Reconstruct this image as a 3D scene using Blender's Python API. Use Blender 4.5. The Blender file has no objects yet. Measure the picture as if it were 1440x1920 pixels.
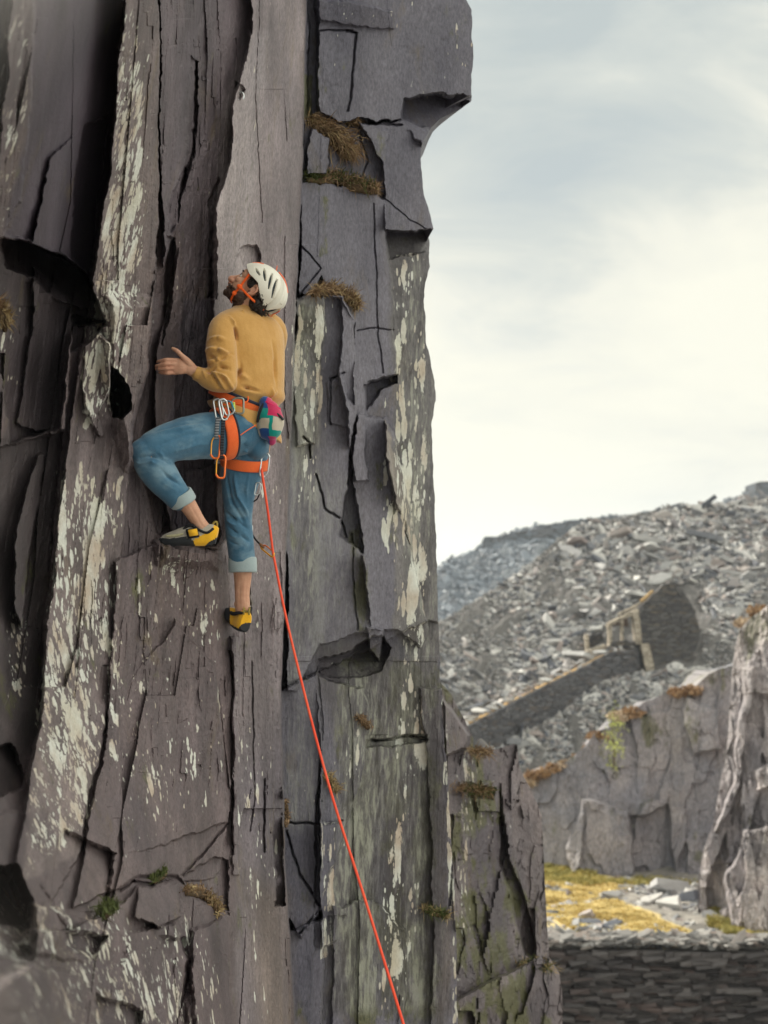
import bpy, math, random
import numpy as np
from mathutils import Vector, Matrix
random.seed(7); RNG = np.random.default_rng(11)
S = bpy.context.scene
COL = S.collection
# ------------------------------------------------------------------ camera
F = 2637.0; PITCH = math.atan(184 / F); CAMZ = 7.1
cam_d = bpy.data.cameras.new("camera"); cam = bpy.data.objects.new("camera", cam_d); COL.objects.link(cam)
cam.location = (0, 0, CAMZ); cam.rotation_euler = (math.pi / 2 + PITCH, 0, 0)
cam_d.sensor_fit = 'VERTICAL'; cam_d.sensor_height = 36; cam_d.sensor_width = 27
cam_d.lens = F / 1920 * 36; cam_d.clip_end = 3000; cam_d.clip_start = 0.05
cam_d.dof.use_dof = True; cam_d.dof.focus_distance = 6.2; cam_d.dof.aperture_fstop = 3.0
S.camera = cam
# ------------------------------------------------------------------ world and sun
SUN_EL, SUN_AZ = 35, -44           # azimuth from the view direction, negative = left
W = bpy.data.worlds.new("World"); S.world = W; W.use_nodes = True
sun_dir = Vector((math.sin(math.radians(SUN_AZ)) * math.cos(math.radians(SUN_EL)),
                  math.cos(math.radians(SUN_AZ)) * math.cos(math.radians(SUN_EL)), math.sin(math.radians(SUN_EL))))
sd = bpy.data.lights.new("sun", 'SUN'); sd.energy = 5.0; sd.angle = math.radians(0.8); sd.color = (1.0, 0.93, 0.80)
so = bpy.data.objects.new("sun", sd); COL.objects.link(so); so.location = (-20, 10, 40)
so.rotation_euler = sun_dir.to_track_quat('Z', 'Y').to_euler()
S.view_settings.view_transform = 'Standard'; S.view_settings.look = 'None'
S.view_settings.gamma = 1; S.view_settings.exposure = 0.42

class NT:
    def __init__(s, tree): s.t = tree; s.n = tree.nodes; s.l = tree.links
    def new(s, typ, **kw):
        n = s.n.new(typ)
        for k, v in kw.items(): setattr(n, k, v)
        return n
    def put(s, sock, v):
        if v is None: return
        if isinstance(v, bpy.types.NodeSocket): s.l.new(v, sock)
        else:
            if sock.type == 'RGBA' and not isinstance(v, (int, float)) and len(v) == 3: v = (*v, 1)
            sock.default_value = v
    def math(s, op, a, b=None, c=None, clamp=False):
        n = s.new('ShaderNodeMath', operation=op, use_clamp=clamp)
        s.put(n.inputs[0], a); s.put(n.inputs[1], b)
        if c is not None: s.put(n.inputs[2], c)
        return n.outputs[0]
    def vmath(s, op, a, b):
        n = s.new('ShaderNodeVectorMath', operation=op); s.put(n.inputs[0], a); s.put(n.inputs[1], b)
        return n.outputs['Value'] if op == 'DOT_PRODUCT' else n.outputs[0]
    def mix(s, f, a, b, blend='MIX'):
        n = s.new('ShaderNodeMix', data_type='RGBA', blend_type=blend)
        s.put(n.inputs[0], f); s.put(n.inputs[6], a); s.put(n.inputs[7], b); return n.outputs[2]
    def noise(s, vec, scale, detail=5, rough=0.55, dist=0.0):
        n = s.new('ShaderNodeTexNoise'); s.put(n.inputs['Vector'], vec); s.put(n.inputs['Scale'], scale)
        s.put(n.inputs['Detail'], detail); s.put(n.inputs['Roughness'], rough); s.put(n.inputs['Distortion'], dist)
        return n.outputs[0]
    def vor(s, vec, scale, feature='F1', out=0, rnd=1.0):
        n = s.new('ShaderNodeTexVoronoi', feature=feature); s.put(n.inputs['Vector'], vec); s.put(n.inputs['Scale'], scale)
        s.put(n.inputs['Randomness'], rnd); return n.outputs[out]
    def map(s, v, a, b, c=0.0, d=1.0, smooth=False):
        n = s.new('ShaderNodeMapRange'); n.interpolation_type = 'SMOOTHSTEP' if smooth else 'LINEAR'
        for i, x in enumerate((v, a, b, c, d)): s.put(n.inputs[i], x)
        return n.outputs[0]
    def scale(s, vec, sc):
        return s.vmath('MULTIPLY', vec, sc)
    def attr(s, name, out='Vector'):
        return s.new('ShaderNodeAttribute', attribute_name=name).outputs[out]
    def bump(s, h, strength=0.5, dist=0.01, normal=None):
        n = s.new('ShaderNodeBump'); s.put(n.inputs['Strength'], strength); s.put(n.inputs['Distance'], dist)
        s.put(n.inputs['Height'], h); s.put(n.inputs['Normal'], normal); return n.outputs[0]

# sky: Nishita seen through a thin layer of cloud; all by direction, so it stays put when the camera moves
w = NT(W.node_tree); w.n.clear()
tc = w.new('ShaderNodeTexCoord').outputs['Generated']
sky = w.new('ShaderNodeTexSky'); sky.sky_type = 'NISHITA'; sky.sun_disc = False
sky.sun_elevation = math.radians(SUN_EL); sky.sun_rotation = math.radians(SUN_AZ); sky.altitude = 300
sky.air_density = 1.0; sky.dust_density = 2.0
sep = w.new('ShaderNodeSeparateXYZ'); w.put(sep.inputs[0], tc)
zz = w.math('ADD', w.math('MAXIMUM', sep.outputs[2], 0.0), 0.55)
flat = w.vmath('DIVIDE', tc, w.new('ShaderNodeCombineXYZ').outputs[0])
cmb = flat.node.inputs[1].links[0].from_node
for i in range(3): w.put(cmb.inputs[i], zz)
c1 = w.noise(w.scale(flat, (0.9, 1.5, 1)), 1.35, 6, 0.5, 0.35)
c2 = w.noise(w.scale(flat, (1.4, 2.6, 1)), 3.2, 6, 0.6, 0.5)
gd = Vector((0.06, 1.0, 0.20)).normalized()
glow = w.map(w.vmath('DOT_PRODUCT', tc, tuple(gd)), 0.955, 1.0, 0, 1, True)
dens = w.math('ADD', w.math('MULTIPLY', c1, 0.62), w.math('MULTIPLY', c2, 0.38))
den2 = w.math('ADD', dens, w.math('MULTIPLY', glow, 0.13))
patch = w.map(w.vmath('DOT_PRODUCT', tc, tuple(Vector((0.13, 1.0, 0.43)).normalized())), 0.972, 1.0, 0, 1, True)
den2 = w.math('SUBTRACT', den2, w.math('MULTIPLY', patch, 0.19))
den2 = w.math('ADD', den2, w.math('MULTIPLY', w.map(w.vmath('DOT_PRODUCT', tc, tuple(Vector((0.30, 1.0, 0.36)).normalized())), 0.985, 1.0, 0, 1, True), 0.06))
cloudcol = w.new('ShaderNodeValToRGB'); w.put(cloudcol.inputs[0], den2)
cr = cloudcol.color_ramp
cr.elements[0].position = 0.34; cr.elements[0].color = (3.9, 4.4, 4.45, 1)
cr.elements[1].position = 0.62; cr.elements[1].color = (7.8, 7.65, 6.5, 1)
e = cr.elements.new(0.44); e.color = (5.1, 5.4, 5.1, 1)
e = cr.elements.new(0.53); e.color = (7.0, 6.95, 6.1, 1)
cover = w.map(dens, 0.30, 0.46, 0.86, 0.99)
wc = w.mix(cover, sky.outputs[0], cloudcol.outputs[0])
# extra sky brightness behind right of the camera, added to fill the cliff
wc = w.mix(1.0, wc, w.mix(w.map(w.vmath('DOT_PRODUCT', tc, tuple(Vector((0.72, -0.42, 0.55)).normalized())), 0.1, 1.0, 0, 1, True), (1, 1, 1), (2.15, 2.1, 2.05)), 'MULTIPLY')
bg = w.new('ShaderNodeBackground'); w.put(bg.inputs[0], wc); w.put(bg.inputs[1], 0.095)
w.l.new(bg.outputs[0], w.new('ShaderNodeOutputWorld').inputs[0])

# ------------------------------------------------------------------ helpers
cF = np.array((0, math.cos(PITCH), math.sin(PITCH))); cU = np.array((0, -math.sin(PITCH), math.cos(PITCH)))
cC = np.array((0, 0, CAMZ)); cX = np.array((1.0, 0, 0))
def P(px, py, D):
    """world point measured from the photograph: pixel and distance"""
    px, py, D = np.broadcast_arrays(np.asarray(px, float), np.asarray(py, float), np.asarray(D, float))
    x = (px - 720) / F; y = (960 - py) / F
    return cC + D[..., None] * (cF + x[..., None] * cX + y[..., None] * cU)
def proj(p):
    d = np.asarray(p) - cC; D = d @ cF
    return 720 + F * (d @ cX) / D, 960 - F * (d @ cU) / D, D
def nrm(v): v = np.asarray(v, float); return v / np.linalg.norm(v)

_T = np.random.default_rng(5).random((8, 256, 256))
def vn(x, y, seed=0):
    t = _T[seed % 8]; x = x + 37.7 * seed; y = y + 11.3 * seed
    xi = np.floor(x).astype(int); yi = np.floor(y).astype(int); fx = x - xi; fy = y - yi
    fx = fx * fx * (3 - 2 * fx); fy = fy * fy * (3 - 2 * fy)
    a = t[xi & 255, yi & 255]; b = t[(xi + 1) & 255, yi & 255]; c = t[xi & 255, (yi + 1) & 255]; d = t[(xi + 1) & 255, (yi + 1) & 255]
    return (a + (b - a) * fx) * (1 - fy) + (c + (d - c) * fx) * fy - 0.5
def fbm(x, y, seed=0, octv=4, gain=0.5):
    r = 0; a = 1.0
    for i in range(octv):
        r = r + a * vn(x * 2 ** i, y * 2 ** i, seed + i); a *= gain
    return r
def ridg(x, y, seed=0, octv=3):
    r = 0; a = 1.0
    for i in range(octv):
        r = r + a * (0.5 - np.abs(vn(x * 2 ** i, y * 2 ** i, seed + i)) * 2); a *= 0.5
    return r
def pmask(poly, X, Y, feather=2.0):
    """soft inside mask of a polygon"""
    poly = np.asarray(poly, float); out = np.zeros(X.shape)
    x0, y0 = poly.min(0) - feather * 2; x1, y1 = poly.max(0) + feather * 2
    idx = (X > x0) & (X < x1) & (Y > y0) & (Y < y1)
    x = X[idx]; y = Y[idx]
    if x.size == 0: return out
    ins = np.zeros(x.shape, bool); dm = np.full(x.shape, 1e9)
    for i in range(len(poly)):
        ax, ay = poly[i]; bx, by = poly[(i + 1) % len(poly)]
        if ay != by:
            c = ((ay > y) != (by > y)) & (x < (bx - ax) * (y - ay) / (by - ay) + ax); ins ^= c
        L = (bx - ax) ** 2 + (by - ay) ** 2 + 1e-9
        t = np.clip(((x - ax) * (bx - ax) + (y - ay) * (by - ay)) / L, 0, 1)
        dm = np.minimum(dm, np.hypot(x - ax - t * (bx - ax), y - ay - t * (by - ay)))
    sdf = np.where(ins, dm, -dm)
    out[idx] = np.clip(0.5 + sdf / (2 * feather), 0, 1); return out
def lmask(line, X, Y, wd):
    """mask round a polyline"""
    line = np.asarray(line, float); out = np.zeros(X.shape)
    x0, y0 = line.min(0) - wd * 3; x1, y1 = line.max(0) + wd * 3
    idx = (X > x0) & (X < x1) & (Y > y0) & (Y < y1); x = X[idx]; y = Y[idx]
    if x.size == 0: return out
    dm = np.full(x.shape, 1e9)
    for i in range(len(line) - 1):
        ax, ay = line[i]; bx, by = line[i + 1]; L = (bx - ax) ** 2 + (by - ay) ** 2 + 1e-9
        t = np.clip(((x - ax) * (bx - ax) + (y - ay) * (by - ay)) / L, 0, 1)
        dm = np.minimum(dm, np.hypot(x - ax - t * (bx - ax), y - ay - t * (by - ay)))
    out[idx] = np.exp(-(dm / wd) ** 2); return out
def cells(gx, gy, seed, tilt=1.0):
    """broken slabs: jittered cells, each with an offset and a tilt of its own; returns about -1..1"""
    r = np.random.default_rng(seed).random((5, 64, 64)) * 2 - 1
    xi = np.floor(gx).astype(int); yi = np.floor(gy).astype(int)
    best = np.full(gx.shape, 1e9); val = np.zeros(gx.shape)
    for dx in (-1, 0, 1):
        for dy in (-1, 0, 1):
            a = (xi + dx) & 63; b = (yi + dy) & 63
            cx = xi + dx + 0.5 + 0.42 * r[0, a, b]; cy = yi + dy + 0.5 + 0.42 * r[1, a, b]
            ex = gx - cx; ey = gy - cy; d = np.maximum(np.abs(ex + 0.25 * ey * r[2, a, b]), np.abs(ey) * 0.8)
            v = r[2, a, b] * 0.34 + 1.25 * tilt * (ex * r[3, a, b] + ey * r[4, a, b])
            m = d < best; best = np.where(m, d, best); val = np.where(m, v, val)
    return val

def link(name, me, mats=(), parent=None, origin=None, smooth=None):
    for m in (mats if isinstance(mats, (list, tuple)) else [mats]): me.materials.append(m)
    if smooth is not None: me.polygons.foreach_set('use_smooth', np.full(len(me.polygons), smooth))
    o = bpy.data.objects.new(name, me); COL.objects.link(o)
    if parent is not None:
        o.parent = parent
        off = -np.array(parent_origin(parent))
        if np.any(off): me.transform(Matrix.Translation(Vector(off)))
    elif origin is not None:
        me.transform(Matrix.Translation(-Vector(origin))); o.location = origin
    return o
def parent_origin(p):
    o = np.zeros(3)
    while p is not None: o = o + np.array(p.location); p = p.parent
    return o
def empty(name, loc):
    o = bpy.data.objects.new(name, None); COL.objects.link(o); o.location = loc; o.empty_display_size = 0.1; return o
def tag(o, label=None, cat=None, group=None, kind=None):
    if label: o['label'] = label
    if cat: o['category'] = cat
    if group: o['group'] = group
    if kind: o['kind'] = kind
    return o
def np_mesh(name, V, Fq):
    me = bpy.data.meshes.new(name); V = np.asarray(V, np.float32).reshape(-1, 3); Fq = np.asarray(Fq, np.int32)
    k = Fq.shape[1]; me.vertices.add(len(V)); me.vertices.foreach_set('co', V.ravel())
    me.loops.add(Fq.size); me.loops.foreach_set('vertex_index', Fq.ravel())
    me.polygons.add(len(Fq)); me.polygons.foreach_set('loop_start', np.arange(0, Fq.size, k, dtype=np.int32))
    me.polygons.foreach_set('loop_total', np.full(len(Fq), k, np.int32)); me.update(calc_edges=True); return me
def grid_faces(nr, nc, off=0, flip=False):
    i = np.arange(nr - 1)[:, None] * nc + np.arange(nc - 1)[None, :]; i = i.ravel() + off
    q = np.stack([i, i + 1, i + nc + 1, i + nc], 1); return q[:, ::-1] if flip else q
def set_attr(me, name, typ, data):
    a = me.attributes.new(name, typ, 'POINT')
    a.data.foreach_set({'FLOAT': 'value', 'FLOAT_VECTOR': 'vector', 'FLOAT_COLOR': 'color'}[typ], np.asarray(data, np.float32).ravel())

class MB:
    """collects shapes into one mesh"""
    def __init__(s): s.V = []; s.F = []; s.M = []; s.n = 0
    def add(s, V, Fs, m=0):
        V = np.asarray(V, float).reshape(-1, 3); s.V.append(V)
        s.F += [tuple(int(i) + s.n for i in f) for f in Fs]; s.M += [m] * len(Fs); s.n += len(V); return s
    def rings(s, R, m=0, cap=True, closed=False, mats=None):
        R = np.asarray(R, float); nr, k = R.shape[:2]; Fs = []
        for i in range(nr if closed else nr - 1):
            j = (i + 1) % nr
            for a in range(k): b = (a + 1) % k; Fs.append((i * k + a, i * k + b, j * k + b, j * k + a))
        if cap and not closed: Fs.append(tuple(range(k))[::-1]); Fs.append(tuple((nr - 1) * k + a for a in range(k)))
        return s.add(R.reshape(-1, 3), Fs, m)
    def box(s, c, ax, ay, az, m=0):
        c, ax, ay, az = map(lambda v: np.asarray(v, float), (c, ax, ay, az))
        V = [c + i * ax + j * ay + k * az for i in (-1, 1) for j in (-1, 1) for k in (-1, 1)]
        return s.add(V, [(0, 1, 3, 2), (4, 6, 7, 5), (0, 4, 5, 1), (2, 3, 7, 6), (0, 2, 6, 4), (1, 5, 7, 3)], m)
    def ell(s, c, ax, ay, az, m=0, n=16):
        R = []
        for i in range(1, n):
            t = math.pi * i / n
            R.append([np.asarray(c) + math.cos(t) * np.asarray(az, float) + math.sin(t) * (math.cos(p) * np.asarray(ax, float) + math.sin(p) * np.asarray(ay, float)) for p in np.linspace(0, 2 * math.pi, 2 * n, endpoint=False)])
        return s.rings(R, m)
    def tube(s, pts, rad, m=0, seg=14, sub=4, up=(0, 0, 1), flat=None, capr=True, closed=False):
        pts = np.asarray(pts, float); rad = np.broadcast_to(np.asarray(rad, float), (len(pts),)) if np.ndim(rad) < 2 else np.asarray(rad, float)
        if np.ndim(rad) == 1: rad = np.stack([rad, rad], 1)
        if closed: C, Rr = catmull(np.hstack([pts, rad]), sub, True, 3)
        elif len(pts) > 2: C, Rr = catmull(np.hstack([pts, rad]), sub, False, 3)
        else:
            t = np.linspace(0, 1, sub + 1)[:, None]; C = pts[0] + (pts[1] - pts[0]) * t; Rr = rad[0] + (rad[1] - rad[0]) * t
        n = len(C); T = np.zeros_like(C)
        T[1:-1] = C[2:] - C[:-2]
        if closed: T[0] = C[1] - C[-1]; T[-1] = C[0] - C[-2]
        else: T[0] = C[1] - C[0]; T[-1] = C[-1] - C[-2]
        T /= np.linalg.norm(T, axis=1)[:, None] + 1e-12
        u = np.asarray(up, float)
        if abs(np.dot(nrm(u), T[0])) > 0.95: u = np.array((0, 1.0, 0.1))
        th = np.linspace(0, 2 * math.pi, seg, endpoint=False); R = []
        a = nrm(u - T[0] * np.dot(u, T[0]))
        for i in range(n):
            a = nrm(a - T[i] * np.dot(a, T[i])) if not flat is True else nrm(u - T[i] * np.dot(u, T[i])); b = np.cross(T[i], a)
            R.append(C[i] + Rr[i, 0] * np.cos(th)[:, None] * a + Rr[i, 1] * np.sin(th)[:, None] * b)
        if capr and not closed:
            def cap(i, sgn):
                o = []
                for q in (0.4, 0.75, 0.95):
                    o.append(C[i] + sgn * T[i] * Rr[i].mean() * q + (R[i] - C[i]) * math.sqrt(1 - q * q))
                return o
            r0 = cap(0, -1)[::-1]; r1 = cap(n - 1, 1); R = r0 + R + r1
        return s.rings(R, m, closed=closed)
    def mesh(s, name):
        me = bpy.data.meshes.new(name); V = np.vstack(s.V)
        me.from_pydata(V.tolist(), [], s.F); me.polygons.foreach_set('material_index', s.M); me.update(); return me
    def build(s, name, mats, parent=None, origin=None, smooth=True):
        return link(name, s.mesh(name), mats, parent, origin, smooth)
def catmull(A, sub, closed, k):
    n = len(A); out = []
    rng = range(n) if closed else range(n - 1)
    for i in rng:
        p = [A[(i + j) % n] if closed else A[min(max(i + j, 0), n - 1)] for j in (-1, 0, 1, 2)]
        for t in np.linspace(0, 1, sub, endpoint=False):
            out.append(0.5 * (2 * p[1] + (p[2] - p[0]) * t + (2 * p[0] - 5 * p[1] + 4 * p[2] - p[3]) * t * t + (3 * p[1] - p[0] - 3 * p[2] + p[3]) * t ** 3))
    if not closed: out.append(A[-1])
    out = np.array(out); return out[:, :k], np.maximum(out[:, k:], 1e-4)
def remesh(mb, voxel, smooth_it=4, fac=0.5):
    """union of the collected shapes as one skin"""
    me = mb.mesh("tmp"); o = bpy.data.objects.new("tmp", me); COL.objects.link(o)
    r = o.modifiers.new("r", 'REMESH'); r.mode = 'VOXEL'; r.voxel_size = voxel
    if smooth_it: m = o.modifiers.new("s", 'SMOOTH'); m.iterations = smooth_it; m.factor = fac
    dg = bpy.context.evaluated_depsgraph_get(); dg.update()
    out = bpy.data.meshes.new_from_object(o.evaluated_get(dg)); bpy.data.objects.remove(o); bpy.data.meshes.remove(me)
    return out
def get_vn(me):
    n = len(me.vertices); V = np.empty(n * 3, np.float32); me.vertices.foreach_get('co', V)
    N = np.empty(n * 3, np.float32); me.vertices.foreach_get('normal', N)
    return V.reshape(-1, 3).astype(float), N.reshape(-1, 3).astype(float)
def put_v(me, V): me.vertices.foreach_set('co', V.astype(np.float32).ravel()); me.update()
def folds(me, L):
    """press fold ridges (+) and creases (-) into cloth; L = (points, width, height)"""
    V, N = get_vn(me); d = np.zeros(len(V))
    for pts, wd, h in L:
        pts = np.asarray(pts, float); box = (V > pts.min(0) - 3 * wd).all(1) & (V < pts.max(0) + 3 * wd).all(1)
        v = V[box]
        if len(v) == 0: continue
        dm = np.full(len(v), 1e9); n = len(pts) - 1; tt = np.zeros(len(v))
        for i in range(n):
            a = pts[i]; b = pts[i + 1]; ab = b - a; t = np.clip(((v - a) @ ab) / (ab @ ab), 0, 1)
            q = np.linalg.norm(v - a - t[:, None] * ab, axis=1); m = q < dm; dm = np.where(m, q, dm); tt = np.where(m, (i + t) / n, tt)
        d[box] += h * np.exp(-(dm / wd) ** 2) * np.sqrt(np.clip(np.sin(np.pi * np.clip(tt, 0.03, 0.97)), 0, 1))
    put_v(me, V + N * d[:, None])

def mat(name, col, rough=0.7, spec=0.3, metal=0.0, fn=None, sheen=0):
    m = bpy.data.materials.new(name); m.use_nodes = True; t = NT(m.node_tree); b = t.n['Principled BSDF']
    b.inputs['Base Color'].default_value = (*col, 1); b.inputs['Roughness'].default_value = rough
    b.inputs['Specular IOR Level'].default_value = spec; b.inputs['Metallic'].default_value = metal
    if sheen: b.inputs['Sheen Weight'].default_value = sheen
    if fn: fn(t, b)
    return m

def gmat(name, a, b_, sc=20):
    def fn(t, b):
        o = t.new('ShaderNodeNewGeometry').outputs['Position']; t.put(b.inputs['Base Color'], t.mix(t.map(t.noise(o, sc, 4, .7), .35, .65), a, b_))
    return mat(name, a, .9, .1, fn=fn)
# ------------------------------------------------------------------ rock materials
def rock_material(name, stain=0.45, lichen_col=(0.70, 0.72, 0.67), sc=1.0, bumpd=0.02, lich_scale=1.0):
    def fn(t, b):
        g = t.attr('grain'); tint = t.attr('tint', 'Color'); lich = t.attr('lich', 'Fac'); moss = t.attr('moss', 'Fac'); coarse = t.attr('coarse', 'Fac')
        big = t.noise(t.scale(g, (1.2 * sc, 1.2 * sc, 0.5 * sc)), 1.0, 6, 0.6, 0.4)
        streak = t.noise(t.scale(g, (16 * sc, 10 * sc, 1.2 * sc)), 1.0, 8, 0.62, 0.25)
        fine = t.noise(t.scale(g, (105 * sc, 90 * sc, 44 * sc)), 1.0, 6, 0.74)
        col = t.mix(coarse, tint, t.mix(t.map(streak, 0.3, 0.7), (0.74, 0.73, 0.73), (1.28, 1.26, 1.25)), 'MULTIPLY')
        col = t.mix(1.0, col, t.mix(t.map(big, 0.32, 0.68), (0.62, 0.61, 0.66), (1.36, 1.30, 1.22)), 'MULTIPLY')
        col = t.mix(1.0, col, t.mix(t.map(fine, 0.3, 0.7), (0.55, 0.55, 0.55), (1.5, 1.49, 1.47)), 'MULTIPLY')
        # rusty and olive stains
        st = t.noise(t.scale(g, (5 * sc, 5 * sc, 1.6 * sc)), 1.0, 6, 0.65, 0.8)
        col = t.mix(t.math('MULTIPLY', t.map(st, 0.56, 0.72, 0, 1, True), stain), col, (0.15, 0.115, 0.06))
        mo = t.noise(t.scale(g, (9 * sc, 9 * sc, 4 * sc)), 1.0, 7, 0.7)
        mm = t.map(t.math('ADD', mo, t.math('MULTIPLY', moss, 0.36)), 0.64, 0.76, 0, 1, True)
        mosscol = t.mix(t.map(fine, 0.35, 0.65), (0.05, 0.055, 0.025), (0.13, 0.13, 0.05))
        col = t.mix(t.math('MULTIPLY', mm, 0.8), col, mosscol)
        # wet and algae streaks: dark and pale mottling
        wet = t.attr('wet', 'Fac')
        w1 = t.noise(t.scale(g, (48 * sc, 42 * sc, 8 * sc)), 1.0, 9, 0.78, 0.2); w2 = t.noise(t.scale(g, (6 * sc, 6 * sc, .7 * sc)), 1.0, 3, 0.5)
        wv = t.math('ADD', t.math('MULTIPLY', w1, .7), t.math('MULTIPLY', w2, .5))
        wcol = t.mix(t.map(wv, .55, .60, 0, 1, True), (.045, .042, .046), t.mix(t.map(wv, .62, .70), (.115, .11, .115), (.33, .34, .29)))
        col = t.mix(t.math('MULTIPLY', wet, .85), col, wcol)
        # lichen: elongated flecks and crusts of several sizes, crowding together where it grows thick
        ls = lich_scale; wob = t.new('ShaderNodeTexNoise'); t.put(wob.inputs[0], t.scale(g, (60 * ls, 60 * ls, 26 * ls))); t.put(wob.inputs['Scale'], 1.0); t.put(wob.inputs['Detail'], 5); t.put(wob.inputs['Roughness'], .7)
        l0 = t.noise(t.scale(g, (7 * ls, 6 * ls, 1.5 * ls)), 1.0, 4, 0.6, 0.3)
        den = t.math('ADD', t.math('MULTIPLY', lich, .80), t.math('MULTIPLY', t.math('SUBTRACT', l0, .5), 1.5)); m = None
        for k_, (ax, az, off, gain, mx) in enumerate(((15, 3.6, .25, .60, .62), (34, 8.5, 0.05, .55, .55), (75, 22, .0, .50, .5))):
            v_ = t.vmath('ADD', t.scale(g, (ax * ls, ax * ls, az * ls)), t.scale(wob.outputs[1], (.55, .4, .9)))
            d_ = t.vor(v_, 1.0); cc_ = t.new('ShaderNodeSeparateColor'); t.put(cc_.inputs[0], t.vor(v_, 1.0, 'F1', 1))
            r_ = t.math('MULTIPLY', t.math('SUBTRACT', t.math('ADD', t.math('MULTIPLY', den, gain), t.math('MULTIPLY', cc_.outputs[0], .55)), .62 + off * .3), 1.5)
            r_ = t.math('MINIMUM', r_, mx); r_ = t.math('ADD', r_, t.math('MULTIPLY', t.math('SUBTRACT', fine, .5), .22))
            mk = t.map(t.math('SUBTRACT', r_, d_), 0.0, .05, 0, 1, True); m = mk if m is None else t.math('MAXIMUM', m, mk)
        hue = t.noise(t.scale(g, (7, 7, 5)), 1.0, 3, 0.5)
        lc = t.mix(t.map(hue, 0.42, 0.66), lichen_col, (0.52, 0.44, 0.36))
        lc = t.mix(t.map(t.noise(g, 3.1, 3, 0.5), 0.52, 0.70, 0, 0.5), lc, (0.56, 0.53, 0.40))
        lc = t.mix(1.0, lc, t.mix(fine, (0.55, 0.55, 0.55), (1.35, 1.35, 1.35)), 'MULTIPLY')
        col = t.mix(t.math('MULTIPLY', m, 0.88), col, lc)
        t.put(b.inputs['Base Color'], col)
        t.put(b.inputs['Roughness'], t.map(m, 0, 1, t.map(fine, 0.2, 0.8, 0.42, 0.62), 0.95))
        h = t.math('ADD', t.math('MULTIPLY', streak, t.math('MULTIPLY', coarse, 0.8)), t.math('ADD', t.math('MULTIPLY', fine, 0.5), t.math('MULTIPLY', m, 0.10)))
        crk = t.noise(t.scale(g, (7 * sc, 7 * sc, 2.2 * sc)), 1.0, 5, 0.6, 1.2)
        cr2 = t.map(t.math('ABSOLUTE', t.math('SUBTRACT', crk, 0.5)), 0.0, 0.012, 0, 1, True)
        h = t.math('ADD', h, t.math('MULTIPLY', cr2, t.math('MULTIPLY', coarse, t.map(big, 0.5, 0.62, 0.0, 0.13))))
        t.put(b.inputs['Normal'], t.bump(h, 0.65, bumpd))
    return mat(name, (0.1, 0.1, 0.1), 0.6, 0.42, fn=fn)
M_CLIFF = rock_material('slate cliff')
M_FAR = rock_material('far quarry rock', 0.2, sc=0.16, bumpd=0.12, lich_scale=0.2)

def finish_relief(name, Wd, Gr, tint, lich, moss, faces, material, label, coarse=None, wet=None):
    me = np_mesh(name, Wd, faces)
    set_attr(me, 'grain', 'FLOAT_VECTOR', Gr); set_attr(me, 'lich', 'FLOAT', lich); set_attr(me, 'moss', 'FLOAT', moss)
    set_attr(me, 'tint', 'FLOAT_COLOR', np.concatenate([tint.reshape(-1, 3), np.ones((tint.size // 3, 1))], 1))
    set_attr(me, 'coarse', 'FLOAT', np.full(len(lich), .6) if coarse is None else coarse); set_attr(me, 'wet', 'FLOAT', np.zeros(len(lich)) if wet is None else wet)
    o = link(name, me, [material], smooth=False)
    tag(o, label, kind='structure'); return o

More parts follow.
